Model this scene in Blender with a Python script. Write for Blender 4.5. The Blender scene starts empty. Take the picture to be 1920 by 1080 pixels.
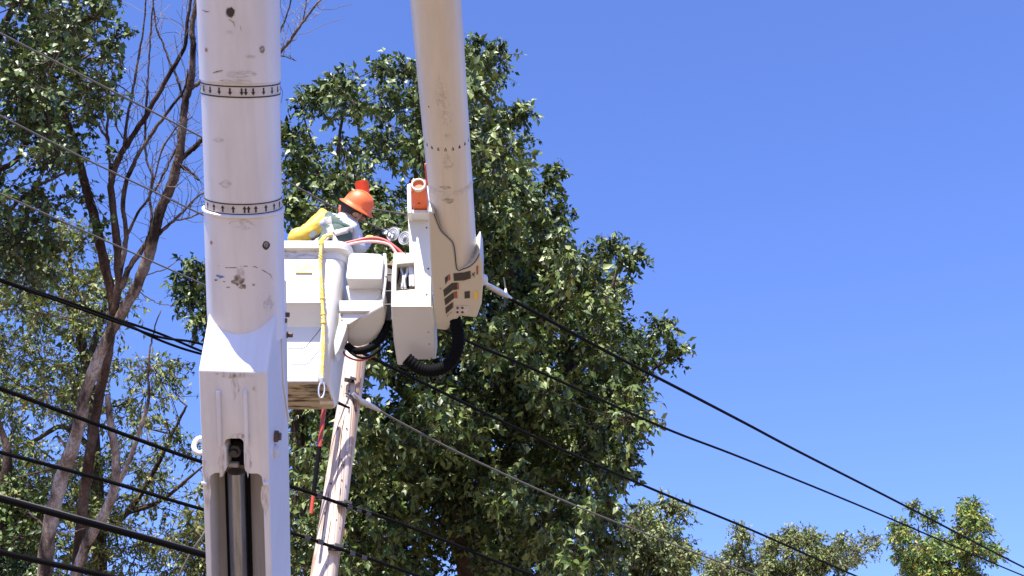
import bpy, bmesh, math, random
import numpy as np
from mathutils import Vector, Matrix
from mathutils.bvhtree import BVHTree

random.seed(7)
scene = bpy.context.scene
COL = scene.collection

# ------------------------------------------------------------------ camera
PITCH = math.radians(28.0)
FPX = 2200.0                      # focal length in pixels of a 1920 wide frame
CAM = Vector((0, 0, 1.6))
RV = Vector((1, 0, 0))
UV = Vector((0, -math.sin(PITCH), math.cos(PITCH)))
FV = Vector((0, math.cos(PITCH), math.sin(PITCH)))
cd = bpy.data.cameras.new('camera')
cd.sensor_width = 36.0
cd.lens = FPX / 1920.0 * 36.0
cd.clip_end = 2000
cam = bpy.data.objects.new('camera', cd)
cam.location = CAM
cam.rotation_euler = (math.pi / 2 + PITCH, 0, 0)
COL.objects.link(cam)
scene.camera = cam

# ------------------------------------------------------------------ light
SUN_EL, SUN_AZ = math.radians(55), math.radians(16)      # behind the camera, to the left
SUN = Vector((-math.sin(SUN_AZ) * math.cos(SUN_EL), -math.cos(SUN_AZ) * math.cos(SUN_EL), math.sin(SUN_EL)))
ld = bpy.data.lights.new('sun', 'SUN')
ld.energy = 5.0
ld.angle = math.radians(0.53)
ld.color = (1.0, 0.94, 0.86)
lo = bpy.data.objects.new('sun', ld)
lo.rotation_euler = SUN.to_track_quat('Z', 'Y').to_euler()
COL.objects.link(lo)

world = bpy.data.worlds.new('World')
scene.world = world
world.use_nodes = True
wn = world.node_tree
wn.nodes.clear()
sky = wn.nodes.new('ShaderNodeTexSky')
sky.sky_type = 'NISHITA'
sky.sun_disc = False
sky.sun_elevation = SUN_EL
sky.sun_rotation = math.pi + SUN_AZ
sky.altitude = 200
sky.air_density = 1.0
sky.dust_density = 0.3
sky.ozone_density = 2.6
hs = wn.nodes.new('ShaderNodeMixRGB')
hs.blend_type = 'MULTIPLY'
hs.inputs[0].default_value = 1.0
hs.inputs[2].default_value = (0.675, 0.825, 1.42, 1)
gm = wn.nodes.new('ShaderNodeGamma')
gm.inputs['Gamma'].default_value = 0.85
bg = wn.nodes.new('ShaderNodeBackground')
bg.inputs['Strength'].default_value = 0.11
wo = wn.nodes.new('ShaderNodeOutputWorld')
wn.links.new(sky.outputs[0], gm.inputs[0])
wn.links.new(gm.outputs[0], hs.inputs[1])
wn.links.new(hs.outputs[0], bg.inputs['Color'])
wn.links.new(bg.outputs[0], wo.inputs['Surface'])

scene.view_settings.view_transform = 'Standard'
scene.view_settings.look = 'None'
scene.view_settings.exposure = 1.25
scene.view_settings.gamma = 1.0
scene.render.film_transparent = False
try:
    scene.cycles.max_bounces = 8
    scene.cycles.diffuse_bounces = 2
    scene.cycles.use_denoising = True
except Exception:
    pass

# ------------------------------------------------------------------ placing helpers
def ray(px, py):
    return RV * ((px - 960) / FPX) + UV * ((540 - py) / FPX) + FV
def at(px, py, depth):
    return CAM + ray(px, py) * depth
def onplane(px, py, p0, n):
    r = ray(px, py)
    return CAM + r * ((p0 - CAM).dot(n) / r.dot(n))
def onY(px, py, Y):
    return onplane(px, py, Vector((0, Y, 0)), Vector((0, 1, 0)))

# ------------------------------------------------------------------ materials
MATS = {}
def nd(nt, t, **kw):
    n = nt.nodes.new(t)
    for k, v in kw.items():
        setattr(n, k, v)
    return n
def mat(name, col, rough=0.5, metal=0.0, spec=0.5, dirt=None, dirt_amt=0.0, scale=6.0, stretch=(1, 1, 1), bump=0.0,
        coat=0.0, ramp=(0.45, 0.75), emit=None, coords='Object', dirt2=None):
    if name in MATS:
        return MATS[name]
    m = bpy.data.materials.new(name)
    m.use_nodes = True
    nt = m.node_tree
    b = nt.nodes['Principled BSDF']
    b.inputs['Base Color'].default_value = (*col, 1)
    b.inputs['Roughness'].default_value = rough
    b.inputs['Metallic'].default_value = metal
    b.inputs['Specular IOR Level'].default_value = spec
    b.inputs['Coat Weight'].default_value = coat
    if dirt is not None or bump:
        tc = nd(nt, 'ShaderNodeTexCoord')
        mp = nd(nt, 'ShaderNodeMapping')
        mp.inputs['Scale'].default_value = stretch
        nt.links.new(tc.outputs[coords], mp.inputs['Vector'])
        nz = nd(nt, 'ShaderNodeTexNoise')
        nz.inputs['Scale'].default_value = scale
        nz.inputs['Detail'].default_value = 8
        nz.inputs['Roughness'].default_value = 0.62
        nt.links.new(mp.outputs[0], nz.inputs['Vector'])
        cr = nd(nt, 'ShaderNodeValToRGB')
        cr.color_ramp.elements[0].position = ramp[0]
        cr.color_ramp.elements[1].position = ramp[1]
        nt.links.new(nz.outputs['Fac'], cr.inputs[0])
        if dirt is not None:
            ml = nd(nt, 'ShaderNodeMath', operation='MULTIPLY')
            ml.inputs[1].default_value = dirt_amt
            nt.links.new(cr.outputs[0], ml.inputs[0])
            mx = nd(nt, 'ShaderNodeMixRGB')
            mx.inputs[1].default_value = (*col, 1)
            mx.inputs[2].default_value = (*dirt, 1)
            nt.links.new(ml.outputs[0], mx.inputs[0])
            nt.links.new(mx.outputs[0], b.inputs['Base Color'])
            mr = nd(nt, 'ShaderNodeMath', operation='MULTIPLY_ADD')
            mr.inputs[1].default_value = 0.25
            mr.inputs[2].default_value = rough
            nt.links.new(ml.outputs[0], mr.inputs[0])
            nt.links.new(mr.outputs[0], b.inputs['Roughness'])
        if dirt2 is not None and dirt is not None:
            mp2 = nd(nt, 'ShaderNodeMapping'); mp2.inputs['Scale'].default_value = (26, 0.3, 0.3)
            nt.links.new(tc.outputs[coords], mp2.inputs[0])
            n2 = nd(nt, 'ShaderNodeTexNoise'); n2.inputs['Scale'].default_value = 1.0; n2.inputs['Detail'].default_value = 5
            nt.links.new(mp2.outputs[0], n2.inputs[0])
            c2 = nd(nt, 'ShaderNodeValToRGB'); c2.color_ramp.elements[0].position = 0.5; c2.color_ramp.elements[1].position = 0.78
            nt.links.new(n2.outputs['Fac'], c2.inputs[0])
            m2 = nd(nt, 'ShaderNodeMath', operation='MULTIPLY'); m2.inputs[1].default_value = 0.3
            nt.links.new(c2.outputs[0], m2.inputs[0])
            x2 = nd(nt, 'ShaderNodeMixRGB'); x2.inputs[2].default_value = (*dirt2, 1)
            nt.links.new(m2.outputs[0], x2.inputs[0]); nt.links.new(mx.outputs[0], x2.inputs[1])
            nt.links.new(x2.outputs[0], b.inputs['Base Color'])
        if bump:
            bp = nd(nt, 'ShaderNodeBump')
            bp.inputs['Strength'].default_value = bump
            bp.inputs['Distance'].default_value = 0.02
            nt.links.new(nz.outputs['Fac'], bp.inputs['Height'])
            nt.links.new(bp.outputs[0], b.inputs['Normal'])
    MATS[name] = m
    return m

WHITE = mat('white_paint', (0.66, 0.65, 0.635), 0.32, dirt=(0.52, 0.47, 0.42), dirt_amt=0.45, scale=3.5, stretch=(1, 1, 0.35), ramp=(0.5, 0.85), coat=0.15)
FIBER = mat('fibreglass_white', (0.72, 0.70, 0.70), 0.33, dirt=(0.52, 0.48, 0.46), dirt_amt=0.55, scale=2.6, stretch=(3, 1, 0.4), ramp=(0.42, 0.8), coat=0.2, dirt2=(0.47, 0.42, 0.40))
CREAM = mat('fibreglass_cream', (0.68, 0.635, 0.555), 0.36, dirt=(0.50, 0.44, 0.38), dirt_amt=0.5, scale=3.0, stretch=(3, 0.5, 1), ramp=(0.42, 0.8), coat=0.15, dirt2=(0.50, 0.44, 0.37))
GELCOAT = mat('cream_gelcoat', (0.56, 0.53, 0.45), 0.38, dirt=(0.50, 0.46, 0.38), dirt_amt=0.4, scale=3.5, stretch=(1, 1, 0.4), ramp=(0.5, 0.85), coat=0.1)
STEEL = mat('white_steel', (0.70, 0.70, 0.725), 0.38, dirt=(0.50, 0.45, 0.42), dirt_amt=0.5, scale=4.5, stretch=(2, 1, 0.3), ramp=(0.48, 0.85), coat=0.1, dirt2=(0.50, 0.44, 0.41))
INNER = mat('inner_grey_steel', (0.33, 0.30, 0.285), 0.55, dirt=(0.22, 0.19, 0.175), dirt_amt=0.7, scale=5, stretch=(6, 0.3, 0.3))
GRIME = mat('grimy_bucket_bottom', (0.40, 0.35, 0.26), 0.6, dirt=(0.035, 0.026, 0.018), dirt_amt=1.0, scale=7.5, stretch=(0.6, 2.4, 1), ramp=(0.47, 0.60))
GRIME2 = mat('grimy_rim', (0.66, 0.65, 0.635), 0.4, dirt=(0.22, 0.17, 0.13), dirt_amt=0.85, scale=5.0, stretch=(1, 1, 3), ramp=(0.53, 0.72))
DARK = mat('dark_rubber', (0.0045, 0.0045, 0.005), 0.7, spec=0.06)
DARKMETAL = mat('dark_metal', (0.05, 0.045, 0.045), 0.5, metal=0.4)
CHROME = mat('steel_rod', (0.34, 0.37, 0.44), 0.16, metal=0.95, dirt=(0.08, 0.075, 0.075), dirt_amt=0.6, scale=6, stretch=(8, 1, 0.15))
RUST = mat('rusty_bolt', (0.13, 0.085, 0.06), 0.7, metal=0.3, dirt=(0.05, 0.035, 0.03), dirt_amt=0.8, scale=40)
BRASS = mat('small_brass', (0.42, 0.26, 0.12), 0.5, metal=0.6)
SILVER = mat('galvanised', (0.55, 0.55, 0.56), 0.35, metal=0.8, dirt=(0.25, 0.24, 0.23), dirt_amt=0.6, scale=30)
BLACKINK = mat('black_print', (0.02, 0.018, 0.018), 0.6)
STAIN = mat('dark_scuff', (0.13, 0.10, 0.08), 0.75, dirt=(0.42, 0.37, 0.33), dirt_amt=0.95, scale=60, ramp=(0.42, 0.6))
STAIN2 = mat('faint_scuff', (0.50, 0.47, 0.455), 0.6, dirt=(0.68, 0.66, 0.65), dirt_amt=0.9, scale=45, ramp=(0.4, 0.62))
BLUESCUFF = mat('blue_scuff', (0.10, 0.22, 0.42), 0.6)
LABELTAPE = mat('label_tape', (0.62, 0.58, 0.54), 0.5, dirt=(0.35, 0.28, 0.22), dirt_amt=0.5, scale=12)
LBLACK = mat('label_black', (0.035, 0.03, 0.03), 0.5, dirt=(0.12, 0.105, 0.1), dirt_amt=0.6, scale=70, stretch=(1, 1, 3))
LRED = mat('label_red', (0.33, 0.085, 0.05), 0.5)
LYEL = mat('label_yellow', (0.85, 0.55, 0.06), 0.5)
LFADED = mat('label_faded_yellow', (0.80, 0.64, 0.17), 0.5, dirt=(0.82, 0.78, 0.6), dirt_amt=0.9, scale=22, stretch=(0.3, 1, 3))
YELLOW = mat('yellow_rubber', (0.78, 0.50, 0.06), 0.55, dirt=(0.55, 0.33, 0.03), dirt_amt=0.4, scale=12)
ROPE = mat('yellow_rope', (0.82, 0.60, 0.10), 0.8, dirt=(0.75, 0.70, 0.55), dirt_amt=0.9, scale=30)
ORANGE = mat('orange_plastic', (0.80, 0.135, 0.03), 0.46, dirt=(0.75, 0.25, 0.12), dirt_amt=0.4, scale=20)
ORANGE2 = mat('orange_steel', (0.72, 0.13, 0.03), 0.45, dirt=(0.45, 0.1, 0.04), dirt_amt=0.5, scale=14)
TUBEEND = mat('cream_tube_end', (0.62, 0.55, 0.45), 0.5)
TUBEIN = mat('tube_inside', (0.14, 0.09, 0.03), 0.4)
REDHOSE = mat('red_hose', (0.52, 0.075, 0.07), 0.4)
PINKHOSE = mat('pink_hose', (0.66, 0.34, 0.32), 0.4)
SHIRT = mat('blue_shirt', (0.50, 0.56, 0.66), 0.85, dirt=(0.36, 0.42, 0.52), dirt_amt=0.6, scale=14, bump=0.35)
VEST = mat('dark_green_vest', (0.07, 0.11, 0.095), 0.85, dirt=(0.13, 0.17, 0.15), dirt_amt=0.6, scale=10, bump=0.3)
STRAP = mat('grey_webbing', (0.52, 0.50, 0.49), 0.8)
TROUSER = mat('dark_trousers', (0.05, 0.06, 0.08), 0.85)
SKIN = mat('skin', (0.42, 0.24, 0.17), 0.55)
HAIR = mat('dark_hair', (0.025, 0.018, 0.014), 0.7)
BOOT = mat('brown_boot', (0.09, 0.06, 0.04), 0.6)
PORC = mat('grey_porcelain', (0.36, 0.37, 0.39), 0.25, dirt=(0.6, 0.6, 0.62), dirt_amt=0.3, scale=9)
WIREB = mat('black_cable', (0.0045, 0.0042, 0.0042), 0.7, spec=0.08)
WIREG = mat('grey_strand', (0.11, 0.105, 0.10), 0.6, spec=0.3)
WIREL = mat('pale_strand', (0.17, 0.165, 0.16), 0.6, spec=0.3)
WOOD = None

def wood_mat(name, c1, c2, c3, sc=2.2, stretch=(5, 5, 0.35)):
    m = bpy.data.materials.new(name); m.use_nodes = True
    nt = m.node_tree; b = nt.nodes['Principled BSDF']
    b.inputs['Roughness'].default_value = 0.8
    b.inputs['Specular IOR Level'].default_value = 0.2
    tc = nd(nt, 'ShaderNodeTexCoord'); mp = nd(nt, 'ShaderNodeMapping')
    mp.inputs['Scale'].default_value = stretch
    nt.links.new(tc.outputs['Object'], mp.inputs[0])
    nz = nd(nt, 'ShaderNodeTexNoise'); nz.inputs['Scale'].default_value = sc; nz.inputs['Detail'].default_value = 6
    nz.inputs['Distortion'].default_value = 1.3
    nt.links.new(mp.outputs[0], nz.inputs[0])
    cr = nd(nt, 'ShaderNodeValToRGB')
    e = cr.color_ramp.elements
    e[0].position = 0.32; e[0].color = (*c2, 1)
    e[1].position = 0.62; e[1].color = (*c1, 1)
    k = e.new(0.47); k.color = (*c3, 1)
    nt.links.new(nz.outputs['Fac'], cr.inputs[0])
    mp2 = nd(nt, 'ShaderNodeMapping'); mp2.inputs['Scale'].default_value = (46, 46, 0.45)
    nt.links.new(tc.outputs['Object'], mp2.inputs[0])
    n2 = nd(nt, 'ShaderNodeTexNoise'); n2.inputs['Scale'].default_value = 2; n2.inputs['Detail'].default_value = 4
    nt.links.new(mp2.outputs[0], n2.inputs[0])
    c2r = nd(nt, 'ShaderNodeValToRGB')
    c2r.color_ramp.elements[0].position = 0.30; c2r.color_ramp.elements[0].color = (0.45, 0.4, 0.36, 1)
    c2r.color_ramp.elements[1].position = 0.5; c2r.color_ramp.elements[1].color = (1, 1, 1, 1)
    nt.links.new(n2.outputs['Fac'], c2r.inputs[0])
    mx = nd(nt, 'ShaderNodeMixRGB'); mx.blend_type = 'MULTIPLY'; mx.inputs[0].default_value = 1
    nt.links.new(cr.outputs[0], mx.inputs[1]); nt.links.new(c2r.outputs[0], mx.inputs[2])
    nt.links.new(mx.outputs[0], b.inputs['Base Color'])
    bp = nd(nt, 'ShaderNodeBump'); bp.inputs['Strength'].default_value = 0.5; bp.inputs['Distance'].default_value = 0.01
    nt.links.new(n2.outputs['Fac'], bp.inputs['Height']); nt.links.new(bp.outputs[0], b.inputs['Normal'])
    return m
CRACK = mat('dark_crack', (0.10, 0.065, 0.045), 0.9, spec=0.1)
WOOD = wood_mat('weathered_pole_wood', (0.70, 0.60, 0.53), (0.40, 0.25, 0.16), (0.62, 0.48, 0.39), sc=1.9, stretch=(6, 6, 0.22))
ARMWOOD = wood_mat('brown_crossarm_wood', (0.33, 0.20, 0.12), (0.18, 0.09, 0.05), (0.26, 0.14, 0.08), stretch=(1, 6, 6))

def bark_mat(name, pale, brown, dark, thr=(0.38, 0.52, 0.68), sc=1.1, upper=None, zr=(0, 1)):
    m = bpy.data.materials.new(name); m.use_nodes = True
    nt = m.node_tree; b = nt.nodes['Principled BSDF']
    b.inputs['Roughness'].default_value = 0.9
    b.inputs['Specular IOR Level'].default_value = 0.15
    tc = nd(nt, 'ShaderNodeTexCoord'); mp = nd(nt, 'ShaderNodeMapping'); mp.inputs['Scale'].default_value = (2.4, 2.4, 0.7)
    nt.links.new(tc.outputs['Object'], mp.inputs[0])
    nz = nd(nt, 'ShaderNodeTexNoise'); nz.inputs['Scale'].default_value = sc; nz.inputs['Detail'].default_value = 7; nz.inputs['Roughness'].default_value = 0.6
    nt.links.new(mp.outputs[0], nz.inputs[0])
    cr = nd(nt, 'ShaderNodeValToRGB'); e = cr.color_ramp.elements
    e[0].position = thr[0]; e[0].color = (*dark, 1)
    e[1].position = thr[2]; e[1].color = (*pale, 1)
    k = e.new(thr[1]); k.color = (*brown, 1)
    nt.links.new(nz.outputs['Fac'], cr.inputs[0])
    n2 = nd(nt, 'ShaderNodeTexNoise'); n2.inputs['Scale'].default_value = 22; n2.inputs['Detail'].default_value = 5
    nt.links.new(mp.outputs[0], n2.inputs[0])
    mx = nd(nt, 'ShaderNodeMixRGB'); mx.blend_type = 'MULTIPLY'; mx.inputs[0].default_value = 0.75
    c2 = nd(nt, 'ShaderNodeValToRGB'); c2.color_ramp.elements[0].position = 0.3; c2.color_ramp.elements[0].color = (0.3, 0.28, 0.26, 1)
    c2.color_ramp.elements[1].position = 0.6
    nt.links.new(n2.outputs['Fac'], c2.inputs[0])
    nt.links.new(cr.outputs[0], mx.inputs[1]); nt.links.new(c2.outputs[0], mx.inputs[2])
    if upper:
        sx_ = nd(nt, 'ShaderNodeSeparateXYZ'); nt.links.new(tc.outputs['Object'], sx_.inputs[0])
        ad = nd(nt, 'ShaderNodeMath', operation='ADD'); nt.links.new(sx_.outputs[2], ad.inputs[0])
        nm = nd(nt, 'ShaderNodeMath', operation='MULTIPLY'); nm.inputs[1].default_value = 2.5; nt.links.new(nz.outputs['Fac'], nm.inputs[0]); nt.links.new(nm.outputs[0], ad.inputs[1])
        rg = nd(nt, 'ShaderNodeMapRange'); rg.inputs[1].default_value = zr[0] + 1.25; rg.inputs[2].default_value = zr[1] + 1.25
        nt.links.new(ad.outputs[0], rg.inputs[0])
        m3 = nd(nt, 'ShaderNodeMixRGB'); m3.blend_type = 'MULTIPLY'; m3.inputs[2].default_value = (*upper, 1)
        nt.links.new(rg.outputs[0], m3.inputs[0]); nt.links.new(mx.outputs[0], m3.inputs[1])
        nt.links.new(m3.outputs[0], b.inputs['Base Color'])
    else:
        nt.links.new(mx.outputs[0], b.inputs['Base Color'])
    bp = nd(nt, 'ShaderNodeBump'); bp.inputs['Strength'].default_value = 0.8; bp.inputs['Distance'].default_value = 0.02
    nt.links.new(n2.outputs['Fac'], bp.inputs['Height']); nt.links.new(bp.outputs[0], b.inputs['Normal'])
    return m
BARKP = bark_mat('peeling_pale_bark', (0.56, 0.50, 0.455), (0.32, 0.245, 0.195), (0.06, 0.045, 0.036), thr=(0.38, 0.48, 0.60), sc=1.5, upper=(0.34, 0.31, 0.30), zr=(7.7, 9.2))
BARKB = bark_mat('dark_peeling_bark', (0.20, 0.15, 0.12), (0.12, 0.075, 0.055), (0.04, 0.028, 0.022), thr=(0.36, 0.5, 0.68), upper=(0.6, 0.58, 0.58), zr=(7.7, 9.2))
BARKD = bark_mat('dark_bark', (0.16, 0.12, 0.10), (0.085, 0.06, 0.048), (0.035, 0.026, 0.022))

def leaf_mat(name, rough=0.44, transl=0.05):
    m = bpy.data.materials.new(name); m.use_nodes = True
    nt = m.node_tree; b = nt.nodes['Principled BSDF']
    out = nt.nodes['Material Output']
    at_ = nd(nt, 'ShaderNodeAttribute'); at_.attribute_name = 'tint'
    nt.links.new(at_.outputs['Color'], b.inputs['Base Color'])
    b.inputs['Roughness'].default_value = rough
    b.inputs['Specular IOR Level'].default_value = 0.42
    tr = nd(nt, 'ShaderNodeBsdfTranslucent')
    g = nd(nt, 'ShaderNodeMixRGB'); g.blend_type = 'MULTIPLY'; g.inputs[0].default_value = 1; g.inputs[2].default_value = (1.5, 1.6, 0.5, 1)
    nt.links.new(at_.outputs['Color'], g.inputs[1]); nt.links.new(g.outputs[0], tr.inputs['Color'])
    mx = nd(nt, 'ShaderNodeMixShader'); mx.inputs[0].default_value = transl
    nt.links.new(b.outputs[0], mx.inputs[1]); nt.links.new(tr.outputs[0], mx.inputs[2])
    nt.links.new(mx.outputs[0], out.inputs['Surface'])
    return m
LEAF = leaf_mat('glossy_leaf')
LEAFDULL = leaf_mat('dull_leaf', 0.5, 0.14)

# ------------------------------------------------------------------ mesh building
def frame_from(d):
    d = d.normalized()
    a = Vector((0, 0, 1)) if abs(d.z) < 0.9 else Vector((1, 0, 0))
    s = d.cross(a).normalized()
    return d, s, s.cross(d).normalized()
class MB:
    def __init__(self):
        self.v = []; self.f = []
    def add(self, vs, fs):
        o = len(self.v)
        self.v += [tuple(p) for p in vs]
        self.f += [tuple(i + o for i in q) for q in fs]
        return self
    def prism(self, front, ext):
        n = len(front)
        back = [p + ext for p in front]
        fs = [tuple(range(n)), tuple(range(2 * n - 1, n - 1, -1))]
        for i in range(n):
            j = (i + 1) % n
            fs.append((i, i + n, j + n, j))
        return self.add(list(front) + back, fs)
    def box(self, c, ax, ay, az):        # centre and half-axis vectors
        vs = [c + ax * i + ay * j + az * k for i in (-1, 1) for j in (-1, 1) for k in (-1, 1)]
        return self.add(vs, [(0, 1, 3, 2), (4, 6, 7, 5), (0, 4, 5, 1), (2, 3, 7, 6), (0, 2, 6, 4), (1, 5, 7, 3)])
    def tube(self, pts, rad, n=8, caps=True):
        m = len(pts)
        if not hasattr(rad, '__len__'):
            rad = [rad] * m
        vs = []; fs = []
        _, s, u = frame_from(pts[min(1, m - 1)] - pts[0])
        for i in range(m):
            d = (pts[min(i + 1, m - 1)] - pts[max(i - 1, 0)]).normalized()
            s = (s - d * s.dot(d))
            s = s.normalized() if s.length > 1e-6 else frame_from(d)[1]
            u = d.cross(s)
            for k in range(n):
                a = 2 * math.pi * k / n
                vs.append(pts[i] + (s * math.cos(a) + u * math.sin(a)) * rad[i])
        for i in range(m - 1):
            for k in range(n):
                j = (k + 1) % n
                fs.append((i * n + k, i * n + j, (i + 1) * n + j, (i + 1) * n + k))
        if caps:
            fs.append(tuple(range(n - 1, -1, -1)))
            fs.append(tuple((m - 1) * n + k for k in range(n)))
        return self.add(vs, fs)
    def lathe(self, o, axis, prof, n=24, sx=None, sy=None, caps=True):   # prof: (height, radius)
        d, s, u = frame_from(axis)
        if sx is not None:
            s = sx.normalized(); u = d.cross(s)
        vs = []; fs = []
        for h, r in prof:
            for k in range(n):
                a = 2 * math.pi * k / n
                vs.append(o + d * h + s * (r * math.cos(a)) + u * (r * math.sin(a) * (sy or 1)))
        for i in range(len(prof) - 1):
            for k in range(n):
                j = (k + 1) % n
                fs.append((i * n + k, i * n + j, (i + 1) * n + j, (i + 1) * n + k))
        if caps:
            fs.append(tuple(range(n - 1, -1, -1)))
            fs.append(tuple((len(prof) - 1) * n + k for k in range(n)))
        return self.add(vs, fs)
    def build(self, name, m, parent=None, smooth=False, bevel=0.0, seg=2, angle=35):
        me = bpy.data.meshes.new(name)
        me.from_pydata(self.v, [], self.f)
        bm = bmesh.new(); bm.from_mesh(me)
        bmesh.ops.recalc_face_normals(bm, faces=bm.faces)
        bm.to_mesh(me); bm.free()
        me.materials.append(m)
        o = bpy.data.objects.new(name, me)
        COL.objects.link(o)
        if parent is not None:
            o.parent = parent
            o.matrix_parent_inverse = parent_world(parent).inverted()
        if smooth:
            me.shade_smooth()
            if smooth != 'all':
                me.set_sharp_from_angle(angle=math.radians(angle))
        if bevel:
            b = o.modifiers.new('bevel', 'BEVEL'); b.width = bevel; b.segments = seg
            b.limit_method = 'ANGLE'; b.angle_limit = math.radians(30)
            b.harden_normals = False
            me.shade_smooth(); me.set_sharp_from_angle(angle=math.radians(40))
        return o
def parent_world(p):
    M = p.matrix_basis.copy()
    q = p
    while q.parent is not None:
        M = q.parent.matrix_basis @ q.matrix_parent_inverse @ M if q.parent.parent is None else parent_world(q.parent) @ q.matrix_parent_inverse @ q.matrix_basis
        if q.parent.parent is not None:
            return M
        q = q.parent
    return M
def thing(name, label, cat, loc=(0, 0, 0), group=None):
    o = bpy.data.objects.new(name, None)
    o.empty_display_size = 0.2
    o.location = loc
    COL.objects.link(o)
    o['label'] = label; o['category'] = cat
    if group: o['group'] = group
    return o
def tag(o, label, cat, group=None, kind=None):
    o['label'] = label; o['category'] = cat
    if group: o['group'] = group
    if kind: o['kind'] = kind
    return o
def boolean_cut(o, mb):
    c = mb.build('cutter', DARK)
    md = o.modifiers.new('cut', 'BOOLEAN'); md.operation = 'DIFFERENCE'; md.object = c; md.solver = 'EXACT'
    o.modifiers.move(len(o.modifiers) - 1, 0)
    bv = [x for x in o.modifiers if x.type == 'BEVEL']
    st = [(b.width, b.segments) for b in bv]
    for b in bv: o.modifiers.remove(b)
    dg = bpy.context.evaluated_depsgraph_get()
    me = bpy.data.meshes.new_from_object(o.evaluated_get(dg))
    o.modifiers.clear()
    o.data = me
    for w, s in st:
        b = o.modifiers.new('bevel', 'BEVEL'); b.width = w; b.segments = s; b.limit_method = 'ANGLE'; b.angle_limit = math.radians(30)
    bpy.data.objects.remove(c, do_unlink=True)
    return o
def smooth_path(pts, k=6):
    out = []
    n = len(pts)
    for i in range(n - 1):
        p0 = pts[max(i - 1, 0)]; p1 = pts[i]; p2 = pts[i + 1]; p3 = pts[min(i + 2, n - 1)]
        for j in range(k):
            t = j / k
            out.append(0.5 * ((2 * p1) + (p2 - p0) * t + (2 * p0 - 5 * p1 + 4 * p2 - p3) * t * t + (3 * p1 - p0 - 3 * p2 + p3) * t ** 3))
    out.append(pts[-1].copy())
    return out
def smooth_vals(v, k=6):
    out = []
    for i in range(len(v) - 1):
        out += [v[i] + (v[i + 1] - v[i]) * j / k for j in range(k)]
    return out + [v[-1]]

# ================================================================== THE SETTING
def ground_mat():
    m = bpy.data.materials.new('dry_roadside_ground'); m.use_nodes = True
    nt = m.node_tree; b = nt.nodes['Principled BSDF']; b.inputs['Roughness'].default_value = 0.95
    tc = nd(nt, 'ShaderNodeTexCoord')
    n1 = nd(nt, 'ShaderNodeTexNoise'); n1.inputs['Scale'].default_value = 0.35; n1.inputs['Detail'].default_value = 10
    nt.links.new(tc.outputs['Object'], n1.inputs[0])
    cr = nd(nt, 'ShaderNodeValToRGB'); e = cr.color_ramp.elements
    e[0].position = 0.4; e[0].color = (0.175, 0.120, 0.072, 1)
    e[1].position = 0.65; e[1].color = (0.135, 0.098, 0.057, 1)
    nt.links.new(n1.outputs['Fac'], cr.inputs[0]); nt.links.new(cr.outputs[0], b.inputs['Base Color'])
    return m
g = MB().add([(-400, -400, 0), (400, -400, 0), (400, 400, 0), (-400, 400, 0)], [(0, 1, 2, 3)]).build('ground', ground_mat())
g['kind'] = 'structure'

# ================================================================== AERIAL LIFT
LIFT = thing('aerial_lift', 'white articulated aerial lift with two booms carrying the worker in a bucket', 'aerial lift', (-1.2, 6.6, 0))

# ---- lower boom: leans towards the camera
LEAN = math.radians(44)
LA0 = at(447, 0, 4.83)
LV = Vector((0, -math.sin(LEAN), math.cos(LEAN)))
for _ in range(6):                 # find the sideways lean that passes x=461 at y=550
    nrm = RV.cross(LV).normalized()
    q = onplane(461, 550, LA0, nrm)
    dd = (LA0 - q)
    LV = Vector((dd.x / max(1e-6, math.hypot(dd.y, dd.z)), -math.sin(LEAN), math.cos(LEAN))).normalized()
LN = LV.cross(RV).normalized()     # faces the camera, downwards
if LN.y > 0: LN = -LN
LA = LN.cross(LV).normalized()     # sideways
if LA.x < 0: LA = -LA
def lpt(a, b, c):                  # lower-boom frame: sideways, towards camera, along
    return LA0 + LA * a + LN * b + LV * c
def lc(px, py, b=0.0):             # frame position (a, c) of a pixel on the plane at height b
    p = onplane(px, py, LA0 + LN * b, LN) - LA0
    return p.dot(LA), p.dot(LV)
def cyl_hit(px, py, o, axis, r):
    rr = ray(px, py); w = CAM - o
    rp = rr - axis * rr.dot(axis); wp = w - axis * w.dot(axis)
    A = rp.dot(rp); B = 2 * rp.dot(wp); C = wp.dot(wp) - r * r
    D = B * B - 4 * A * C
    if D < 0: D = 0
    return CAM + rr * ((-B - math.sqrt(D)) / (2 * A))
RB = 0.1625
_, c_ring1 = lc(452, 162, RB); _, c_ring2 = lc(458, 405, RB)
_, c_end = lc(461, 600, RB)
C_TOP = 4.0
lower = MB().lathe(LA0, LV, [(c_ring2 - 0.05, RB), (c_ring1 + 0.012, RB), (c_ring1 + 0.012, RB + 0.005), (C_TOP, RB + 0.006)], 64, LA).build('lower_boom', FIBER, LIFT, smooth=True)
lower['label'] = 'thick white fibreglass lower boom with two arrow bands'
sleeve = MB().lathe(LA0, LV, [(c_end - 0.12, RB + 0.007), (c_ring2 - 0.012, RB + 0.007), (c_ring2 - 0.008, RB + 0.013), (c_ring2 + 0.0, RB + 0.013), (c_ring2 + 0.004, RB + 0.002)], 64, LA).build('boom_sleeve', FIBER, LIFT, smooth=True)
def wrap_patch(o, axis, s, r, c0, c1, t0, t1, n=16):     # curved patch on a boom; t measured from the side axis
    u = axis.cross(s)
    vs = []; fs = []
    for i in range(n + 1):
        t = t0 + (t1 - t0) * i / n
        d = s * math.cos(t) + u * math.sin(t)
        vs += [o + axis * c0 + d * r, o + axis * c1 + d * r]
    for i in range(n):
        fs.append((2 * i, 2 * i + 2, 2 * i + 3, 2 * i + 1))
    return vs, fs
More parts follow.
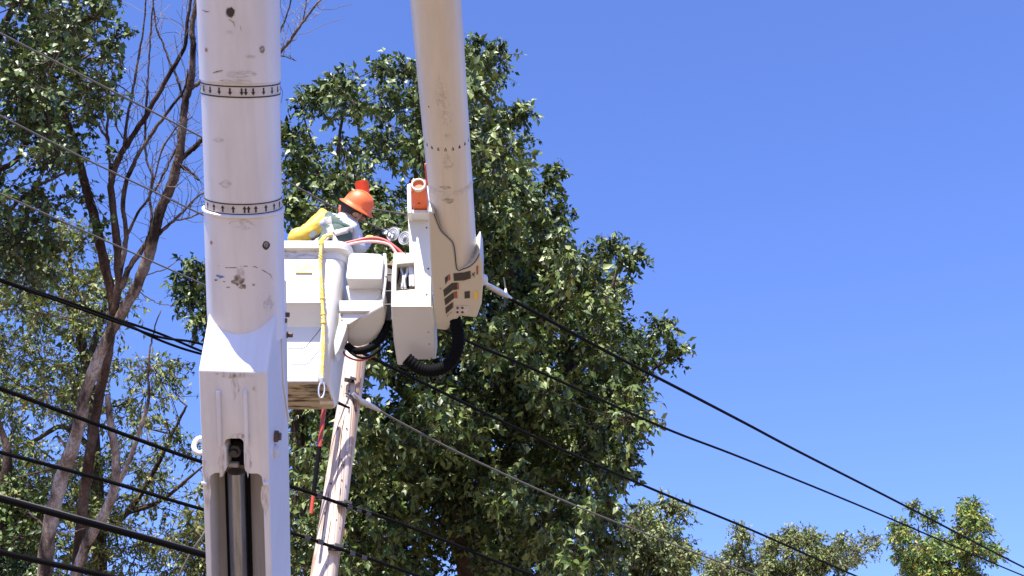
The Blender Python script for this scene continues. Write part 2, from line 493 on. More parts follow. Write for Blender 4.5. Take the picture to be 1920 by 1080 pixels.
def surf_poly(poly, o, axis, r, name, m, parent, thick=0.0):  # thin print on a boom, outline given as seen, hugging the surface
    cx = sum(p[0] for p in poly) / len(poly); cy = sum(p[1] for p in poly) / len(poly)
    pts = [cyl_hit(cx, cy, o, axis, r)] + [cyl_hit(x, y, o, axis, r) for x, y in poly]
    n = len(poly)
    return MB().add(pts, [(0, 1 + i, 1 + (i + 1) % n) for i in range(n)]).build(name, m, parent)
def blob(cx, cy, rx, ry, n=14, jag=0.3, seed=1):
    rr = random.Random(seed)
    return [(cx + rx * math.cos(2 * math.pi * i / n) * (1 + rr.uniform(-jag, jag)), cy + ry * math.sin(2 * math.pi * i / n) * (1 + rr.uniform(-jag, jag))) for i in range(n)]
def streak(pts, w):
    l = []; r = []
    for i, (x, y) in enumerate(pts):
        j = min(i + 1, len(pts) - 1); k = max(i - 1, 0)
        dx, dy = pts[j][0] - pts[k][0], pts[j][1] - pts[k][1]; L = math.hypot(dx, dy) or 1
        ww = w * (0.25 if i in (0, len(pts) - 1) else 1)
        l.append((x - dy / L * ww / 2, y + dx / L * ww / 2)); r.append((x + dy / L * ww / 2, y - dx / L * ww / 2))
    return l, r
def surf_streak(pts, w, o, axis, r, name, m, parent):
    l, rr = streak(pts, w)
    vs = [cyl_hit(x, y, o, axis, r) for x, y in l] + [cyl_hit(x, y, o, axis, r) for x, y in rr]
    n = len(l)
    return MB().add(vs, [(i, i + 1, n + i + 1, n + i) for i in range(n - 1)]).build(name, m, parent)
TAU = 2 * math.pi
bw = 0.042
for (cc, up, rr_) in ((c_ring1 - bw - 0.002, -1, RB), (c_ring2 + 0.006, 1, RB)):
    v, f = wrap_patch(LA0, LV, LA, rr_ + 0.0012, cc, cc + bw, 0, TAU, 64)
    band = MB().add(v, f).build('arrow_band', LABELTAPE, lower, smooth='all')
    for e0, e1 in ((cc - 0.0035, cc + 0.002), (cc + bw - 0.002, cc + bw + 0.003)):
        v, f = wrap_patch(LA0, LV, LA, rr_ + 0.0022, e0, e1, 0, TAU, 64)
        MB().add(v, f).build('band_line', BLACKINK, lower, smooth='all')
    ts = [i * TAU / 22 + 0.1 for i in range(22)]
    u = LV.cross(LA)
    sg = 1 if u.dot(LN) > 0 else -1
    t_x = min(ts, key=lambda t: abs(math.cos(t) - 0.28) + (0 if math.sin(t) * sg > 0 else 5))
    ts += [t_x - sg * 0.10, t_x + math.pi]
    for t in ts:
        am = cc + bw / 2; hh = 0.0145
        def sp(dt, dc):
            d = LA * math.cos(t + dt) + u * math.sin(t + dt)
            return LA0 + LV * (am + dc * up) + d * (rr_ + 0.0026)
        k = 1 / rr_
        vs = [sp(-0.0035 * k, -hh), sp(0.0035 * k, -hh), sp(0.0035 * k, 0.001), sp(-0.0035 * k, 0.001), sp(-0.0085 * k, 0.001), sp(0.0085 * k, 0.001), sp(0, hh)]
        MB().add(vs, [(0, 1, 2, 3), (4, 5, 6)]).build('arrow_mark', BLACKINK, lower)
RS = RB + 0.0078
def on_lower(poly, name='scuff', m=STAIN, r=RB + 0.0075): return surf_poly(poly, LA0, LV, r, name, m, lower)
on_lower(blob(432, 23, 7, 9, seed=2, jag=0.15), 'bolt_hole', DARKMETAL)
on_lower(blob(432, 23, 8.5, 10.5, seed=3, jag=0.2), 'scuff', STAIN, RB + 0.0068)
on_lower(blob(492, 93, 5, 6.5, seed=4, jag=0.2), 'bolt_hole', STAIN)
on_lower(blob(386, 93, 2, 4, seed=5), 'bolt_hole', BRASS)
on_lower(blob(499, 460, 7, 8, seed=6, jag=0.15), 'bolt_hole', DARKMETAL, RS)
on_lower(blob(499, 459, 4, 5, seed=66, jag=0.15), 'bolt_hole', STAIN, RS + 0.001)
on_lower(blob(396, 455, 2.5, 4, seed=7), 'bolt_hole', BRASS, RS)
on_lower(blob(450, 516, 10, 15, seed=8, jag=0.35), 'scuff', STAIN2, RS)
on_lower(blob(447, 527, 12, 9, seed=9, jag=0.45), 'scuff', STAIN, RS + 0.0008)
on_lower(blob(455, 538, 6, 4, seed=10, jag=0.4), 'scuff', STAIN, RS + 0.0006)
on_lower(blob(413, 518, 6, 3.5, seed=11, jag=0.6), 'scuff', BLUESCUFF, RS)
on_lower(blob(405, 525, 4, 1.6, seed=12), 'scuff', STAIN, RS)
on_lower(blob(428, 539, 4, 1.4, seed=13), 'scuff', STAIN, RS)
on_lower(blob(476, 534, 3, 2, seed=14), 'scuff', STAIN, RS)
for pts, w, r in (([(408, 498), (425, 502), (440, 502), (460, 499), (478, 500), (495, 508), (507, 515), (511, 523)], 1.6, RS), ([(402, 524), (420, 528), (440, 532)], 1.3, RS),
               ([(378, 18), (386, 22), (393, 21)], 2, RB + .0075), ([(398, 137), (408, 134), (418, 132)], 2.6, RB + .0075), ([(428, 36), (438, 42), (440, 50)], 2, RB + .0075), ([(450, 48), (453, 58)], 2.4, RB + .0075)):
    surf_streak(pts, w, LA0, LV, r, 'scratch', STAIN if w > 1.5 else DARKMETAL, lower)
for i, (x, y, rx, ry) in enumerate(((430, 60, 5, 2), (470, 106, 9, 2), (450, 140, 22, 6), (408, 263, 9, 4), (424, 345, 10, 6), (455, 420, 20, 9), (505, 570, 8, 12), (440, 152, 25, 2.5))):
    on_lower(blob(x, y, rx, ry, seed=20 + i, jag=0.5), 'scuff', STAIN2, RS if y > 400 else RB + (0.0075 if y < 155 else 0.0012))

# ---- steel base of the lower boom
BF = 0.30
HW = 0.150
a_l, c_f = lc(372, 694, BF); a_r, _ = lc(501, 694, BF)
a_mid = (a_l + a_r) / 2; HW = (a_r - a_l) / 2
_, c_fac = lc(455, 548, 0.0)
_, c_open = lc(440, 888, BF); _, c_bot = lc(450, 1080, BF)
CB = c_bot - 1.2
prof = [(BF, CB), (BF, c_f), (0.02, c_fac), (-0.06, c_fac + 0.05), (-0.16, c_fac + 0.02), (-0.16, CB)]
base = MB().prism([lpt(a_l, b, c) for b, c in prof], LA * (2 * HW)).build('boom_base', STEEL, LIFT, bevel=0.007)
base['label'] = 'white steel box section at the foot of the lower boom'
def fr(poly, b0):   # frame positions of an outline on the front face
    return [lc(x, y, b0) for x, y in poly]
slot = fr([(405, 1400), (392, 905), (394, 893), (402, 888), (420, 887), (425, 878), (424, 840), (420, 832), (424, 825), (432, 823), (450, 823), (456, 828), (457, 870), (459, 884), (468, 889), (483, 889), (490, 894), (492, 907), (508, 1400)], BF)
boolean_cut(base, MB().prism([lpt(a, BF + 0.05, c) for a, c in slot], LN * -0.26))
MB().prism([lpt(a, BF - 0.150, c) for a, c in fr([(385, 1390), (385, 886), (495, 886), (505, 1390)], BF)], LN * -0.01).build('inner_panel', INNER, base)
cx0 = lc(446, 900, BF)[0]
cyl_b = 0.185
_, cy_top = lc(445, 884, cyl_b)
MB().lathe(lpt(lc(446, 980, cyl_b)[0], cyl_b, 0), LV, [(CB, 0.040), (cy_top, 0.040)], 32, LA).build('hydraulic_cylinder', CHROME, base, smooth=True)
for sgn in (-1, 1):
    MB().box(lpt(lc(446, 980, cyl_b)[0] + sgn * 0.047, cyl_b - 0.035, (CB + cy_top) / 2 - 0.02), LA * 0.007, LN * 0.03, LV * ((cy_top - CB) / 2)).build('cylinder_guide', DARK, base)
_, ck0 = lc(440, 884, BF); _, ck1 = lc(440, 828, BF)
MB().box(lpt(lc(440, 856, BF)[0], BF - 0.10, (ck0 + ck1) / 2), LA * 0.045, LN * 0.012, LV * 0.08).build('keyhole_back', DARK, base)
MB().lathe(lpt(lc(441, 850, BF - .05)[0], BF - 0.09, (ck0 + ck1) / 2 + 0.005), LN, [(0, 0.030), (0.05, 0.028), (0.055, 0.018), (0.075, 0.016)], 14, LA).build('pivot_pin', DARKMETAL, base, smooth=True)
_, cp = lc(440, 879, BF)
MB().box(lpt(lc(438, 879, BF - .04)[0], BF - 0.045, cp), LA * 0.022, LN * 0.012, LV * 0.010).build('pin_keeper', INNER, base, bevel=0.003)
for x0, x1 in ((411.5, 412), (462, 462)):
    a0, c0 = lc(x0, 731, BF); a1, c1 = lc(x1, 836, BF)
    MB().box(lpt((a0 + a1) / 2, BF + 0.004, (c0 + c1) / 2), LA * 0.0085, LN * 0.011, LV * ((c0 - c1) / 2)).build('stiffening_rib', STEEL, base, bevel=0.004)
    # weld beads along the keyhole
for x in (384, 500):
    a, c = lc(x, 905, BF)
    MB().box(lpt(a, BF + 0.006, c), LA * 0.013, LN * 0.008, LV * 0.006).build('weld_tab', STEEL, base, bevel=0.002)
for x, y in ((532, 590), (527, 601), (538, 628)):
    p = onplane(x, y, lpt(a_r, 0, 0), LA)
    MB().lathe(p - LA * 0.002, LA, [(0, 0.016), (0.006, 0.016), (0.007, 0.011), (0.028, 0.011)], 6).build('side_bolt', RUST, base)
for (y, r, h) in ((818, 0.026, 0.030), (845, 0.031, 0.020)):
    p = onplane(515, y, lpt(a_r, 0, 0), LA)
    MB().lathe(p - LA * 0.002, LA, [(0, r), (h * .6, r), (h * .62, r * .7), (h, r * .65)], 12).build('side_bolt', RUST if r < .028 else STEEL, base)
p0 = onplane(526, 612, lpt(a_r, 0, 0), LA); p1 = onplane(530, 720, lpt(a_r, 0, 0), LA); p2 = onplane(540, 790, lpt(a_r, 0, 0), LA)
MB().tube([p0 + LA * .003, p1 + LA * .003, p2 + LA * .003], 0.006, 6).build('weld_seam', STEEL, base, smooth='all')
GST = mat('rusty_grime', (0.42, 0.34, 0.28), 0.7, dirt=(0.70, 0.68, 0.68), dirt_amt=0.97, scale=26, stretch=(2.2, 0.5, 0.5), ramp=(0.36, 0.58))
def front_poly(poly, m, name='grime', off=0.0012):
    pts = [onplane(x, y, LA0 + LN * (BF + off), LN) for x, y in poly]
    cxy = [sum(p[0] for p in poly) / len(poly), sum(p[1] for p in poly) / len(poly)]
    c0 = onplane(cxy[0], cxy[1], LA0 + LN * (BF + off), LN)
    return MB().add([c0] + pts, [(0, 1 + i, 1 + (i + 1) % len(pts)) for i in range(len(pts))]).build(name, m, base)
for i, (x, y, rx, ry) in enumerate(((436, 703, 34, 5), (440, 722, 7, 22), (416, 868, 6, 26), (464, 868, 6, 22), (389, 925, 5, 28), (497, 935, 6, 30), (476, 728, 3, 4), (384, 880, 4, 20), (452, 818, 16, 4))):
    front_poly(blob(x, y, rx, ry, 18, 0.4, 100 + i), GST)
# turret, out of the frame below, that carries the boom
foot = lpt(a_mid, 0, CB + 0.2)
MB().lathe(Vector((foot.x, foot.y + 0.1, 0)), Vector((0, 0, 1)), [(0, 0.75), (0.5, 0.75), (0.52, 0.42), (foot.z - 0.25, 0.36)], 32).build('turret_pedestal', STEEL, LIFT, smooth=True)
MB().prism([Vector((foot.x + s * 0.30, foot.y - 0.35 + q * 0.9, foot.z - 0.3)) for s, q in ((-1, 0), (1, 0), (1, 1), (-1, 1))], Vector((0, 0, 0.28))).build('turret_head', STEEL, LIFT, bevel=0.02)

# ---- upper boom
UT = at(857, 505, 8.2)
TH = math.radians(70)
UD = Vector((0, -math.sin(TH), math.cos(TH)))
for _ in range(6):
    q = onplane(817, 0, UT, RV.cross(UD).normalized())
    dd = q - UT
    UD = Vector((dd.x / math.hypot(dd.y, dd.z), -math.sin(TH), math.cos(TH))).normalized()
UN = UD.cross(RV).normalized()
if UN.z > 0: UN = -UN
UA = UN.cross(UD).normalized()
if UA.x < 0: UA = -UA
RU = 0.145
def uc(px, py, b):
    p = onplane(px, py, UT + UN * b, UN) - UT
    return p.dot(UA), p.dot(UD)
LEN_U = 6.3
upper = MB().lathe(UT, UD, [(-0.25, RU), (LEN_U, RU + 0.012)], 64, UA).build('upper_boom', CREAM, LIFT, smooth=True)
upper['label'] = 'cream white fibreglass upper boom reaching down to the bucket'
cr_u = uc(838, 276, RU)[1]
v, f = wrap_patch(UT, UD, UA, RU + 0.0022, cr_u - 0.004, cr_u + 0.004, 0, TAU, 64)
MB().add(v, f).build('arrow_line', BLACKINK, upper, smooth='all')
uu = UD.cross(UA)
for i in range(20):
    t = i * TAU / 20
    def su(dt, dc):
        d = UA * math.cos(t + dt) + uu * math.sin(t + dt)
        return UT + UD * (cr_u + dc) + d * (RU + 0.0026)
    MB().add([su(-.05, -.014), su(.05, -.014), su(.05, -.03), su(-.05, -.03), su(-.025, -.014), su(.025, -.014), su(.025, -.004), su(-.025, -.004)], [(0, 1, 2, 3), (4, 5, 6, 7)]).build('arrow_mark', BLACKINK, upper)
def on_upper(poly, m=STAIN2, name='scuff', r=RU + 0.0035): return surf_poly(poly, UT, UD, r, name, m, upper)
USTAIN = mat('cream_scuff', (0.52, 0.475, 0.41), 0.6, dirt=(0.70, 0.66, 0.59), dirt_amt=0.95, scale=38, ramp=(0.4, 0.6))
USTAIN2 = mat('cream_scuff_dark', (0.30, 0.265, 0.23), 0.6, dirt=(0.62, 0.58, 0.52), dirt_amt=0.95, scale=55, ramp=(0.4, 0.62))
for i, (x, y, rx, ry) in enumerate(((824, 170, 7, 24), (832, 190, 9, 25), (836, 218, 10, 14), (810, 100, 7, 14), (838, 255, 7, 6), (840, 305, 9, 14))):
    on_upper(blob(x, y, rx, ry, 22, 0.55, 60 + i), USTAIN)
for i, pts in enumerate(([(818, 152), (826, 150), (832, 152)], [(818, 162), (819, 190), (822, 205)], [(828, 160), (830, 185), (833, 212), (828, 228), (840, 230), (846, 212)], [(820, 172), (834, 170)], [(822, 184), (838, 176), (842, 186)], [(825, 200), (838, 198)])):
    surf_streak(pts, 1.6, UT, UD, RU + 0.0045, 'scratch', USTAIN, upper)
_, cs0 = uc(848, 362, RU); 
v, f = wrap_patch(UT, UD, UA, RU + 0.0042, cs0 - 0.028, cs0 + 0.01, math.radians(-150), math.radians(-15), 24)
MB().add(v, f).build('scuff_ring', mat('cream_ring', (0.56, 0.52, 0.46), 0.5, dirt=(0.72, 0.68, 0.61), dirt_amt=0.95, scale=25, ramp=(0.4, 0.6)), upper, smooth='all')
on_upper(blob(836, 351, 10, 3, 16, 0.5, 80), USTAIN2)
on_upper(blob(840, 377, 10, 4, 16, 0.6, 81), USTAIN2)
on_upper(blob(804, 200, 1.3, 1.6, 8, 0.2, 82), BLACKINK)

# elbow, above the frame
el_l = lpt(0, 0, C_TOP - 0.1); el_u = UT + UD * (LEN_U - 0.25)
MB().tube([el_l, Vector((el_l.x + 0.35, (el_l.y + el_u.y) / 2, (el_l.z + el_u.z) / 2)), el_u], 0.13, 20).build('elbow_joint', STEEL, LIFT, smooth=True)
# red hoses strapped on the far left side of the upper boom
hp = [UT + UD * c + UA * (-RU - 0.006) - UN * 0.03 for c in (uc(803, 352, 0)[1], uc(802, 338, 0)[1], uc(801, 322, 0)[1], uc(800, 312, 0)[1])]
MB().tube(hp, 0.010, 8).build('boom_hose', mat('orange_hose', (0.65, 0.10, 0.05), 0.5), upper, smooth='all')

# ---- boom tip housing
PF = RU + 0.012
def uprism(poly, b, depth, name, m, parent, bevel=0.008):
    return MB().prism([onplane(x, y, UT + UN * b, UN) for x, y in poly], UN * -depth).build(name, m, parent, bevel=bevel)
housing = uprism([(803, 396), (813, 398), (818, 412), (826, 432), (840, 446), (848, 454), (852, 470), (856, 506), (868, 505), (880, 500), (890, 491), (899, 476), (904, 492), (906, 530), (903, 570), (894, 596), (863, 593), (850, 606), (838, 620), (818, 618), (812, 560), (806, 480)], PF, 0.26, 'boom_tip_housing', GELCOAT, LIFT, 0.012)
housing['label'] = 'white boom tip housing with warning labels'
# dark seam between the fibreglass boom and the housing
seam = [onplane(x, y, UT + UN * (PF + 0.001), UN) for x, y in ((814, 400), (819, 414), (827, 432), (841, 446), (849, 455), (853, 471), (857, 505), (869, 504), (881, 499), (891, 490), (899, 476))]
MB().tube(smooth_path(seam, 4), 0.0035, 6).build('seam_gasket', DARKMETAL, housing, smooth='all')
def dec(poly, m, name='warning_label', off=0.003):
    pts = [onplane(x, y, UT + UN * (PF + off), UN) for x, y in poly]
    return MB().prism(pts, UN * -0.0015).build(name, m, housing)
dec([(850, 513), (870, 511), (882, 508), (883, 522), (870, 526), (851, 527)], LBLACK)
dec([(834, 521), (840, 516), (840, 526), (835, 534)], LBLACK)
dec([(840.5, 516), (843.5, 514), (844.5, 524), (841, 527)], LRED)
dec([(831, 544), (847, 531), (857, 530), (857, 543), (849, 544), (833, 557)], LBLACK)
dec([(857.4, 530.5), (860, 530.5), (860.5, 543), (857.5, 543)], LRED)
dec([(833, 561), (850, 548), (852, 559), (835, 573)], LBLACK)
dec([(850.5, 547.5), (857, 546), (857.5, 559), (852.5, 559)], LRED)
dec([(835, 577), (848, 567), (849, 577), (836, 589)], LBLACK)
dec([(848.4, 567), (849.9, 566.5), (850.2, 576), (849.3, 577)], LRED)
dec([(893, 500), (896.5, 498), (896.5, 514), (893.5, 516)], LRED)
dec([(871, 547), (881, 546), (881, 559), (871, 560)], LBLACK)
dec([(889, 547), (895, 546), (895, 560), (889.5, 560)], LYEL)
for x, y in ((886, 551), (886, 556)):
    dec(blob(x, y, 1.4, 1.8, 8, 0), STAIN2, 'label_symbol')
for pts in ([(884, 518), (888, 513), (891, 511)], [(885, 512), (888, 517), (890, 520)], [(886, 514), (890, 516)], [(838, 594), (841, 589)], [(844, 589), (846, 585)]):
    for i in range(len(pts) - 1):
        (x0, y0), (x1, y1) = pts[i], pts[i + 1]
        dec([(x0, y0 - .7), (x1, y1 - .7), (x1, y1 + .7), (x0, y0 + .7)], BLACKINK, 'label_symbol')
dec([(853, 575), (879, 573), (879, 589), (853, 591)], STAIN2, 'outlet_plate', 0.004)
for x in (858, 867):
    for y in (577, 585):
        p = onplane(x, y, UT + UN * (PF + 0.004), UN)
        MB().lathe(p, UN, [(0, 0.009), (0.005, 0.009), (0.005, 0.006), (0.002, 0.005)], 14).build('outlet_port', RUST, housing)
for x, y in ((812, 552), (826, 541)):
    p = onplane(x, y, UT + UN * (PF + 0.001), UN)
    MB().lathe(p, UN, [(0, 0.006), (0.004, 0.005)], 10).build('rivet', BRASS, housing)
hp = UT + UA * (RU + 0.015) + UD * uc(900, 528, 0.05)[1] + UN * 0.03
MB().lathe(hp - UA * 0.02, UA, [(0, 0.042), (0.04, 0.042), (0.062, 0.034), (0.072, 0.018), (0.074, 0.002)], 24).build('pin_cap', WHITE, housing, smooth='all')

# ---- jib arm beside the boom tip
YA = 7.42
def yprism(poly, Y, depth, name, m, parent, bevel=0.008, seg=2):
    return MB().prism([onY(x, y, Y) for x, y in poly], Vector((0, depth, 0))).build(name, m, parent, bevel=bevel, seg=seg)
arm = yprism([(764, 398), (807, 398), (809, 576), (733, 576), (734, 520), (738, 473), (768, 474), (766, 430)], YA, 0.28, 'jib_arm', GELCOAT, LIFT, 0.008)
arm['label'] = 'white jib arm plate with an open hose recess'
boolean_cut(arm, MB().prism([onY(x, y, YA - 0.05) for x, y in ((743, 489), (775, 486), (777, 536), (741, 539))], Vector((0, 0.20, 0))))
for pts, r, m in (([(752, 486), (752, 505), (756, 520), (753, 542)], 0.012, SILVER), ([(762, 486), (764, 508), (758, 525), (760, 542)], 0.014, SILVER), ([(746, 488), (749, 510), (744, 532)], 0.006, DARK),
                  ([(768, 490), (766, 515), (765, 540)], 0.009, DARK), ([(764, 500), (772, 497), (775, 503), (771, 509), (764, 508)], 0.006, DARK), ([(750, 536), (757, 525), (768, 515)], 0.008, DARKMETAL)):
    MB().tube(smooth_path([onY(x, y, YA + 0.06) for x, y in pts], 4), r, 8).build('hydraulic_fitting', m, arm, smooth='all')
yprism([(766, 488), (775, 487), (777, 536), (767, 536)], YA + 0.05, 0.01, 'recess_flap', STEEL, arm, 0.002)
for x, y in ((800, 427), (803, 504), (800, 552), (760, 474), (771, 536)):
    p = onY(x, y, YA)
    MB().lathe(p, Vector((0, -1, 0)), [(-0.003, 0.007), (0.004, 0.006)], 8).build('bolt_head', DARKMETAL, arm)
nlo = Vector((0, -0.66, -0.75)).normalized()
plo = onY(770, 574, YA - 0.002)
lowbox = MB().prism([onplane(x, y, plo, nlo) for x, y in ((733, 575), (810, 575), (815, 600), (817, 674), (757, 676), (756, 685), (745, 685), (738, 640))], nlo * -0.22).build('jib_arm_cover', GELCOAT, LIFT, bevel=0.01)
for x, y in ((803, 623), (805, 645), (809, 672)):
    MB().lathe(onplane(x, y, plo, nlo), nlo, [(-0.003, 0.007), (0.003, 0.006)], 8).build('bolt_head', BRASS, lowbox)
# flanges and orange jib tube on top
for poly in ([(763, 346), (770, 343), (772, 399), (764, 399)], [(799, 338), (806, 340), (807, 399), (801, 399)]):
    yprism(poly, YA - 0.12, 0.40, 'jib_flange', WHITE, arm, 0.004)
yprism([(764, 393), (806, 393), (807, 400), (764, 400)], YA - 0.10, 0.3, 'jib_bracket_floor', WHITE, arm, 0.004)
YT = 7.08
tc_ = onY(784.5, 346.5, YT)
s_ = 0.054
tube = MB().box(Vector((tc_.x, (YT + 0.012 + 7.6) / 2, tc_.z)), Vector((s_, 0, 0)), Vector((0, (7.6 - YT - 0.012) / 2, 0)), Vector((0, 0, s_))).build('jib_tube', ORANGE2, LIFT, bevel=0.008)
MB().lathe(Vector((tc_.x, YT + 0.03, tc_.z)), Vector((0, -1, 0)), [(-0.01, s_ * 0.98), (0.035, s_ * 0.98), (0.04, s_ * 0.92), (0.04, s_ * 0.76), (-0.0, s_ * 0.75)], 32, caps=False).build('tube_ring', TUBEEND, tube, smooth=True)
MB().lathe(Vector((tc_.x, YT + 0.02, tc_.z)), Vector((0, -1, 0)), [(0, s_ * 0.76), (0.003, s_ * 0.7)], 24).build('tube_bore', TUBEIN, tube)
MB().lathe(Vector((tc_.x - 0.005, YT + 0.16, tc_.z - s_)), Vector((0, 0, -1)), [(-.002, 0.009), (0.003, 0.008)], 8).build('tube_hole', BLACKINK, tube)

# ---- bucket mount
mount = yprism([(650, 505), (653, 480), (660, 473), (712, 475), (720, 482), (718, 500), (716, 525), (652, 525), (648, 520)], 7.44, 0.20, 'bucket_mount', WHITE, LIFT, 0.022, 3)
mount['label'] = 'white stepped bucket mount with a rounded belly'
MB().tube([onY(x, y, 7.442) for x, y in ((658, 496), (662, 491), (700, 490), (703, 493))], 0.003, 6).build('seam_line', mat('purple_seam', (0.2, 0.15, 0.22), 0.6), mount)
yprism([(648, 535), (716, 533), (712, 568), (655, 568)], 7.58, 0.2, 'mount_neck', WHITE, mount, 0.01)
yprism([(636, 563), (718, 563), (716, 573), (692, 584), (636, 584)], 7.50, 0.25, 'mount_ledge', WHITE, mount, 0.008)
yprism([(636, 586), (690, 586), (655, 608), (634, 608)], 7.53, 0.22, 'mount_ledge', WHITE, mount, 0.006)
yprism([(634, 606), (651, 608), (648, 622), (636, 656), (628, 668), (626, 640)], 7.52, 0.12, 'mount_bracket', WHITE, mount, 0.008)
nb = Vector((0, -0.62, -0.785)).normalized()
pb = onY(690, 586, 7.50)
belly = MB().prism([onplane(x, y, pb, nb) for x, y in ((650, 607), (670, 597), (692, 584), (716, 571), (722, 590), (720, 608), (712, 625), (700, 639), (687, 648), (670, 653), (656, 649), (646, 636))], nb * -0.24).build('rotator_housing', GELCOAT, mount, bevel=0.05, seg=4)
for x, y in ((641, 591), (641, 599)):
    MB().lathe(onY(x, y, 7.53), Vector((0, -1, 0)), [(-.002, 0.008), (0.006, 0.007)], 8).build('bolt_head', BRASS, mount)
MB().tube([onY(x, y, 7.5) for x, y in ((721, 476), (723, 510), (720, 545), (719, 575))], [0.012, 0.016, 0.012, 0.01], 8).build('mount_edge_tube', WHITE, mount, smooth='all')
yprism([(718, 500), (738, 505), (737, 600), (722, 600)], 7.62, 0.12, 'pivot_block', DARKMETAL, LIFT, 0.006)
for y in (515, 547, 572):
    MB().tube([onY(716, y, 7.5), onY(738, y - 1, 7.5)], 0.007, 8).build('pivot_pin', DARKMETAL, mount)
for x, y in ((713, 515), (724, 519)):
    MB().lathe(onY(x, y, 7.46), Vector((0, -1, 0)), [(0, 0.009), (0.012, 0.009), (0.02, 0.004)], 8).build('pivot_bolt', BRASS if x < 715 else SILVER, mount)
MB().tube(smooth_path([onY(x, y, 7.66) for x, y in ((729, 500), (731, 560), (727, 605), (714, 634), (695, 652), (668, 658), (650, 648))], 6), [0.028] * 37, 14).build('mount_hose', DARK, LIFT, smooth='all')
MB().tube(smooth_path([onY(x, y, 7.64) for x, y in ((646, 650), (668, 668), (690, 670), (712, 655), (728, 640))], 6), 0.010, 8).build('mount_hose', DARK, LIFT, smooth='all')
MB().tube(smooth_path([onY(x, y, 7.7) for x, y in ((640, 652), (650, 668), (675, 676), (700, 668))], 6), 0.007, 8).build('mount_hose', REDHOSE, LIFT, smooth='all')
# corrugated black hose under the boom tip
pts = smooth_path([at(x, y, 8.35) for x, y in ((848, 585), (857, 615), (859, 645), (850, 672), (832, 689), (808, 695), (785, 690), (762, 672))], 14)
rad = [0.046 + 0.004 * math.sin(i * 1.9) for i in range(len(pts))]
MB().tube(pts, rad, 16).build('corrugated_hose', DARK, LIFT, smooth='all')
# red and pink hoses from bucket to arm
MB().tube(smooth_path([onY(x, y, 7.62) for x, y in ((640, 458), (665, 452), (695, 446), (720, 450), (742, 464), (757, 478))], 6), 0.012, 8).build('jib_hose', REDHOSE, LIFT, smooth='all')
MB().tube(smooth_path([onY(x, y, 7.58) for x, y in ((640, 462), (670, 455), (700, 453), (728, 458), (741, 472), (745, 480))], 6), 0.011, 8).build('jib_hose', PINKHOSE, LIFT, smooth='all')

# ---- the bucket
BX, BY = -1.545, 7.80
z_rim = onY(600, 453, 7.46).z; z_lip = onY(600, 467, 7.46).z; z_neck = onY(600, 478, 7.49).z; z_bot = onY(570, 714, 7.53).z
def rrect(hx, hy, r, z, n=6, dy=0.0):
    pts = []
    for qx, qy, a0 in ((1, 1, 0), (-1, 1, 90), (-1, -1, 180), (1, -1, 270)):
        for k in range(n + 1):
            a = math.radians(a0 + 90 * k / n)
            pts.append(Vector((BX + qx * (hx - r) + r * math.cos(a), BY + dy + qy * (hy - r) + r * math.sin(a), z)))
    return pts
def loft(secs, close_bottom=True, close_top=False):
    mb = MB(); n = len(secs[0])
    vs = [p for s in secs for p in s]; fs = []
    for i in range(len(secs) - 1):
        for k in range(n):
            j = (k + 1) % n
            fs.append((i * n + k, i * n + j, (i + 1) * n + j, (i + 1) * n + k))
    if close_bottom: fs.append(tuple(range(n - 1, -1, -1)))
    if close_top: fs.append(tuple((len(secs) - 1) * n + k for k in range(n)))
    return mb.add(vs, fs)
tb = 0.27; tt = 0.312
bucket = loft([rrect(tb - 0.02, tb - 0.02, 0.06, z_bot), rrect(tb, tb, 0.075, z_bot + 0.03), rrect(tt, tt, 0.085, z_neck),
               rrect(tt - 0.014, tt - 0.11, 0.07, z_neck, dy=0.097), rrect(tb - 0.02, tb - 0.11, 0.05, z_bot + 0.05, dy=0.09)]).build('bucket', WHITE, LIFT, smooth=True, angle=50)
bucket.data.polygons[-1].use_smooth = False
bm = bmesh.new(); bm.from_mesh(bucket.data)
bm.edges.ensure_lookup_table()
bl = [e for e in bm.edges if e.is_boundary]
bmesh.ops.contextual_create(bm, geom=bl); bmesh.ops.recalc_face_normals(bm, faces=bm.faces); bm.to_mesh(bucket.data); bm.free()
bucket['label'] = 'white worker bucket with a stepped side and grimy base'
yf = BY - tt - 0.03
xr = onY(603, 600, 7.5).x
zt = onY(560, 567, 7.5).z; zm = onY(560, 640, 7.58).z
yw = BY - 0.30
cp_ = [Vector((BX - 0.215, y_, z_)) for y_, z_ in ((yf, zt), (yw + 0.02, zt), (yw + 0.165, zt - 0.115), (yw + 0.165, onY(560, 706, 7.5).z), (yf, onY(560, 712, 7.5).z))]
boolean_cut(bucket, MB().prism(cp_, Vector((xr - (BX - 0.215), 0, 0))))
bucket.data.shade_smooth(); bucket.data.set_sharp_from_angle(angle=math.radians(35))
loft([rrect(tb - 0.03, tb - 0.03, 0.06, z_bot - 0.006), rrect(tb - 0.03, tb - 0.03, 0.06, z_bot + 0.01)], True, True).build('bucket_bottom', GRIME, bucket)
yb_ = BY + 0.10
MB().box(Vector((onY(612, 763, yb_).x, yb_, z_bot - 0.01)), Vector((0.05, 0, 0)), Vector((0, 0.025, 0)), Vector((0, 0, 0.006))).build('drain_plate', LABELTAPE, bucket, bevel=0.003)
rim = loft([rrect(tt + 0.002, tt + 0.002, 0.085, z_neck - 0.03), rrect(tt + 0.006, tt + 0.006, 0.085, z_lip - 0.012), rrect(tt + 0.045, tt + 0.045, 0.10, z_lip), rrect(tt + 0.05, tt + 0.05, 0.10, z_rim - 0.012), rrect(tt + 0.04, tt + 0.04, 0.10, z_rim),
            rrect(tt - 0.01, tt - 0.01, 0.07, z_rim), rrect(tt - 0.018, tt - 0.018, 0.07, z_neck - 0.03)], False).build('bucket_rim', GRIME2, bucket, smooth=True, angle=30)
yl = 7.488
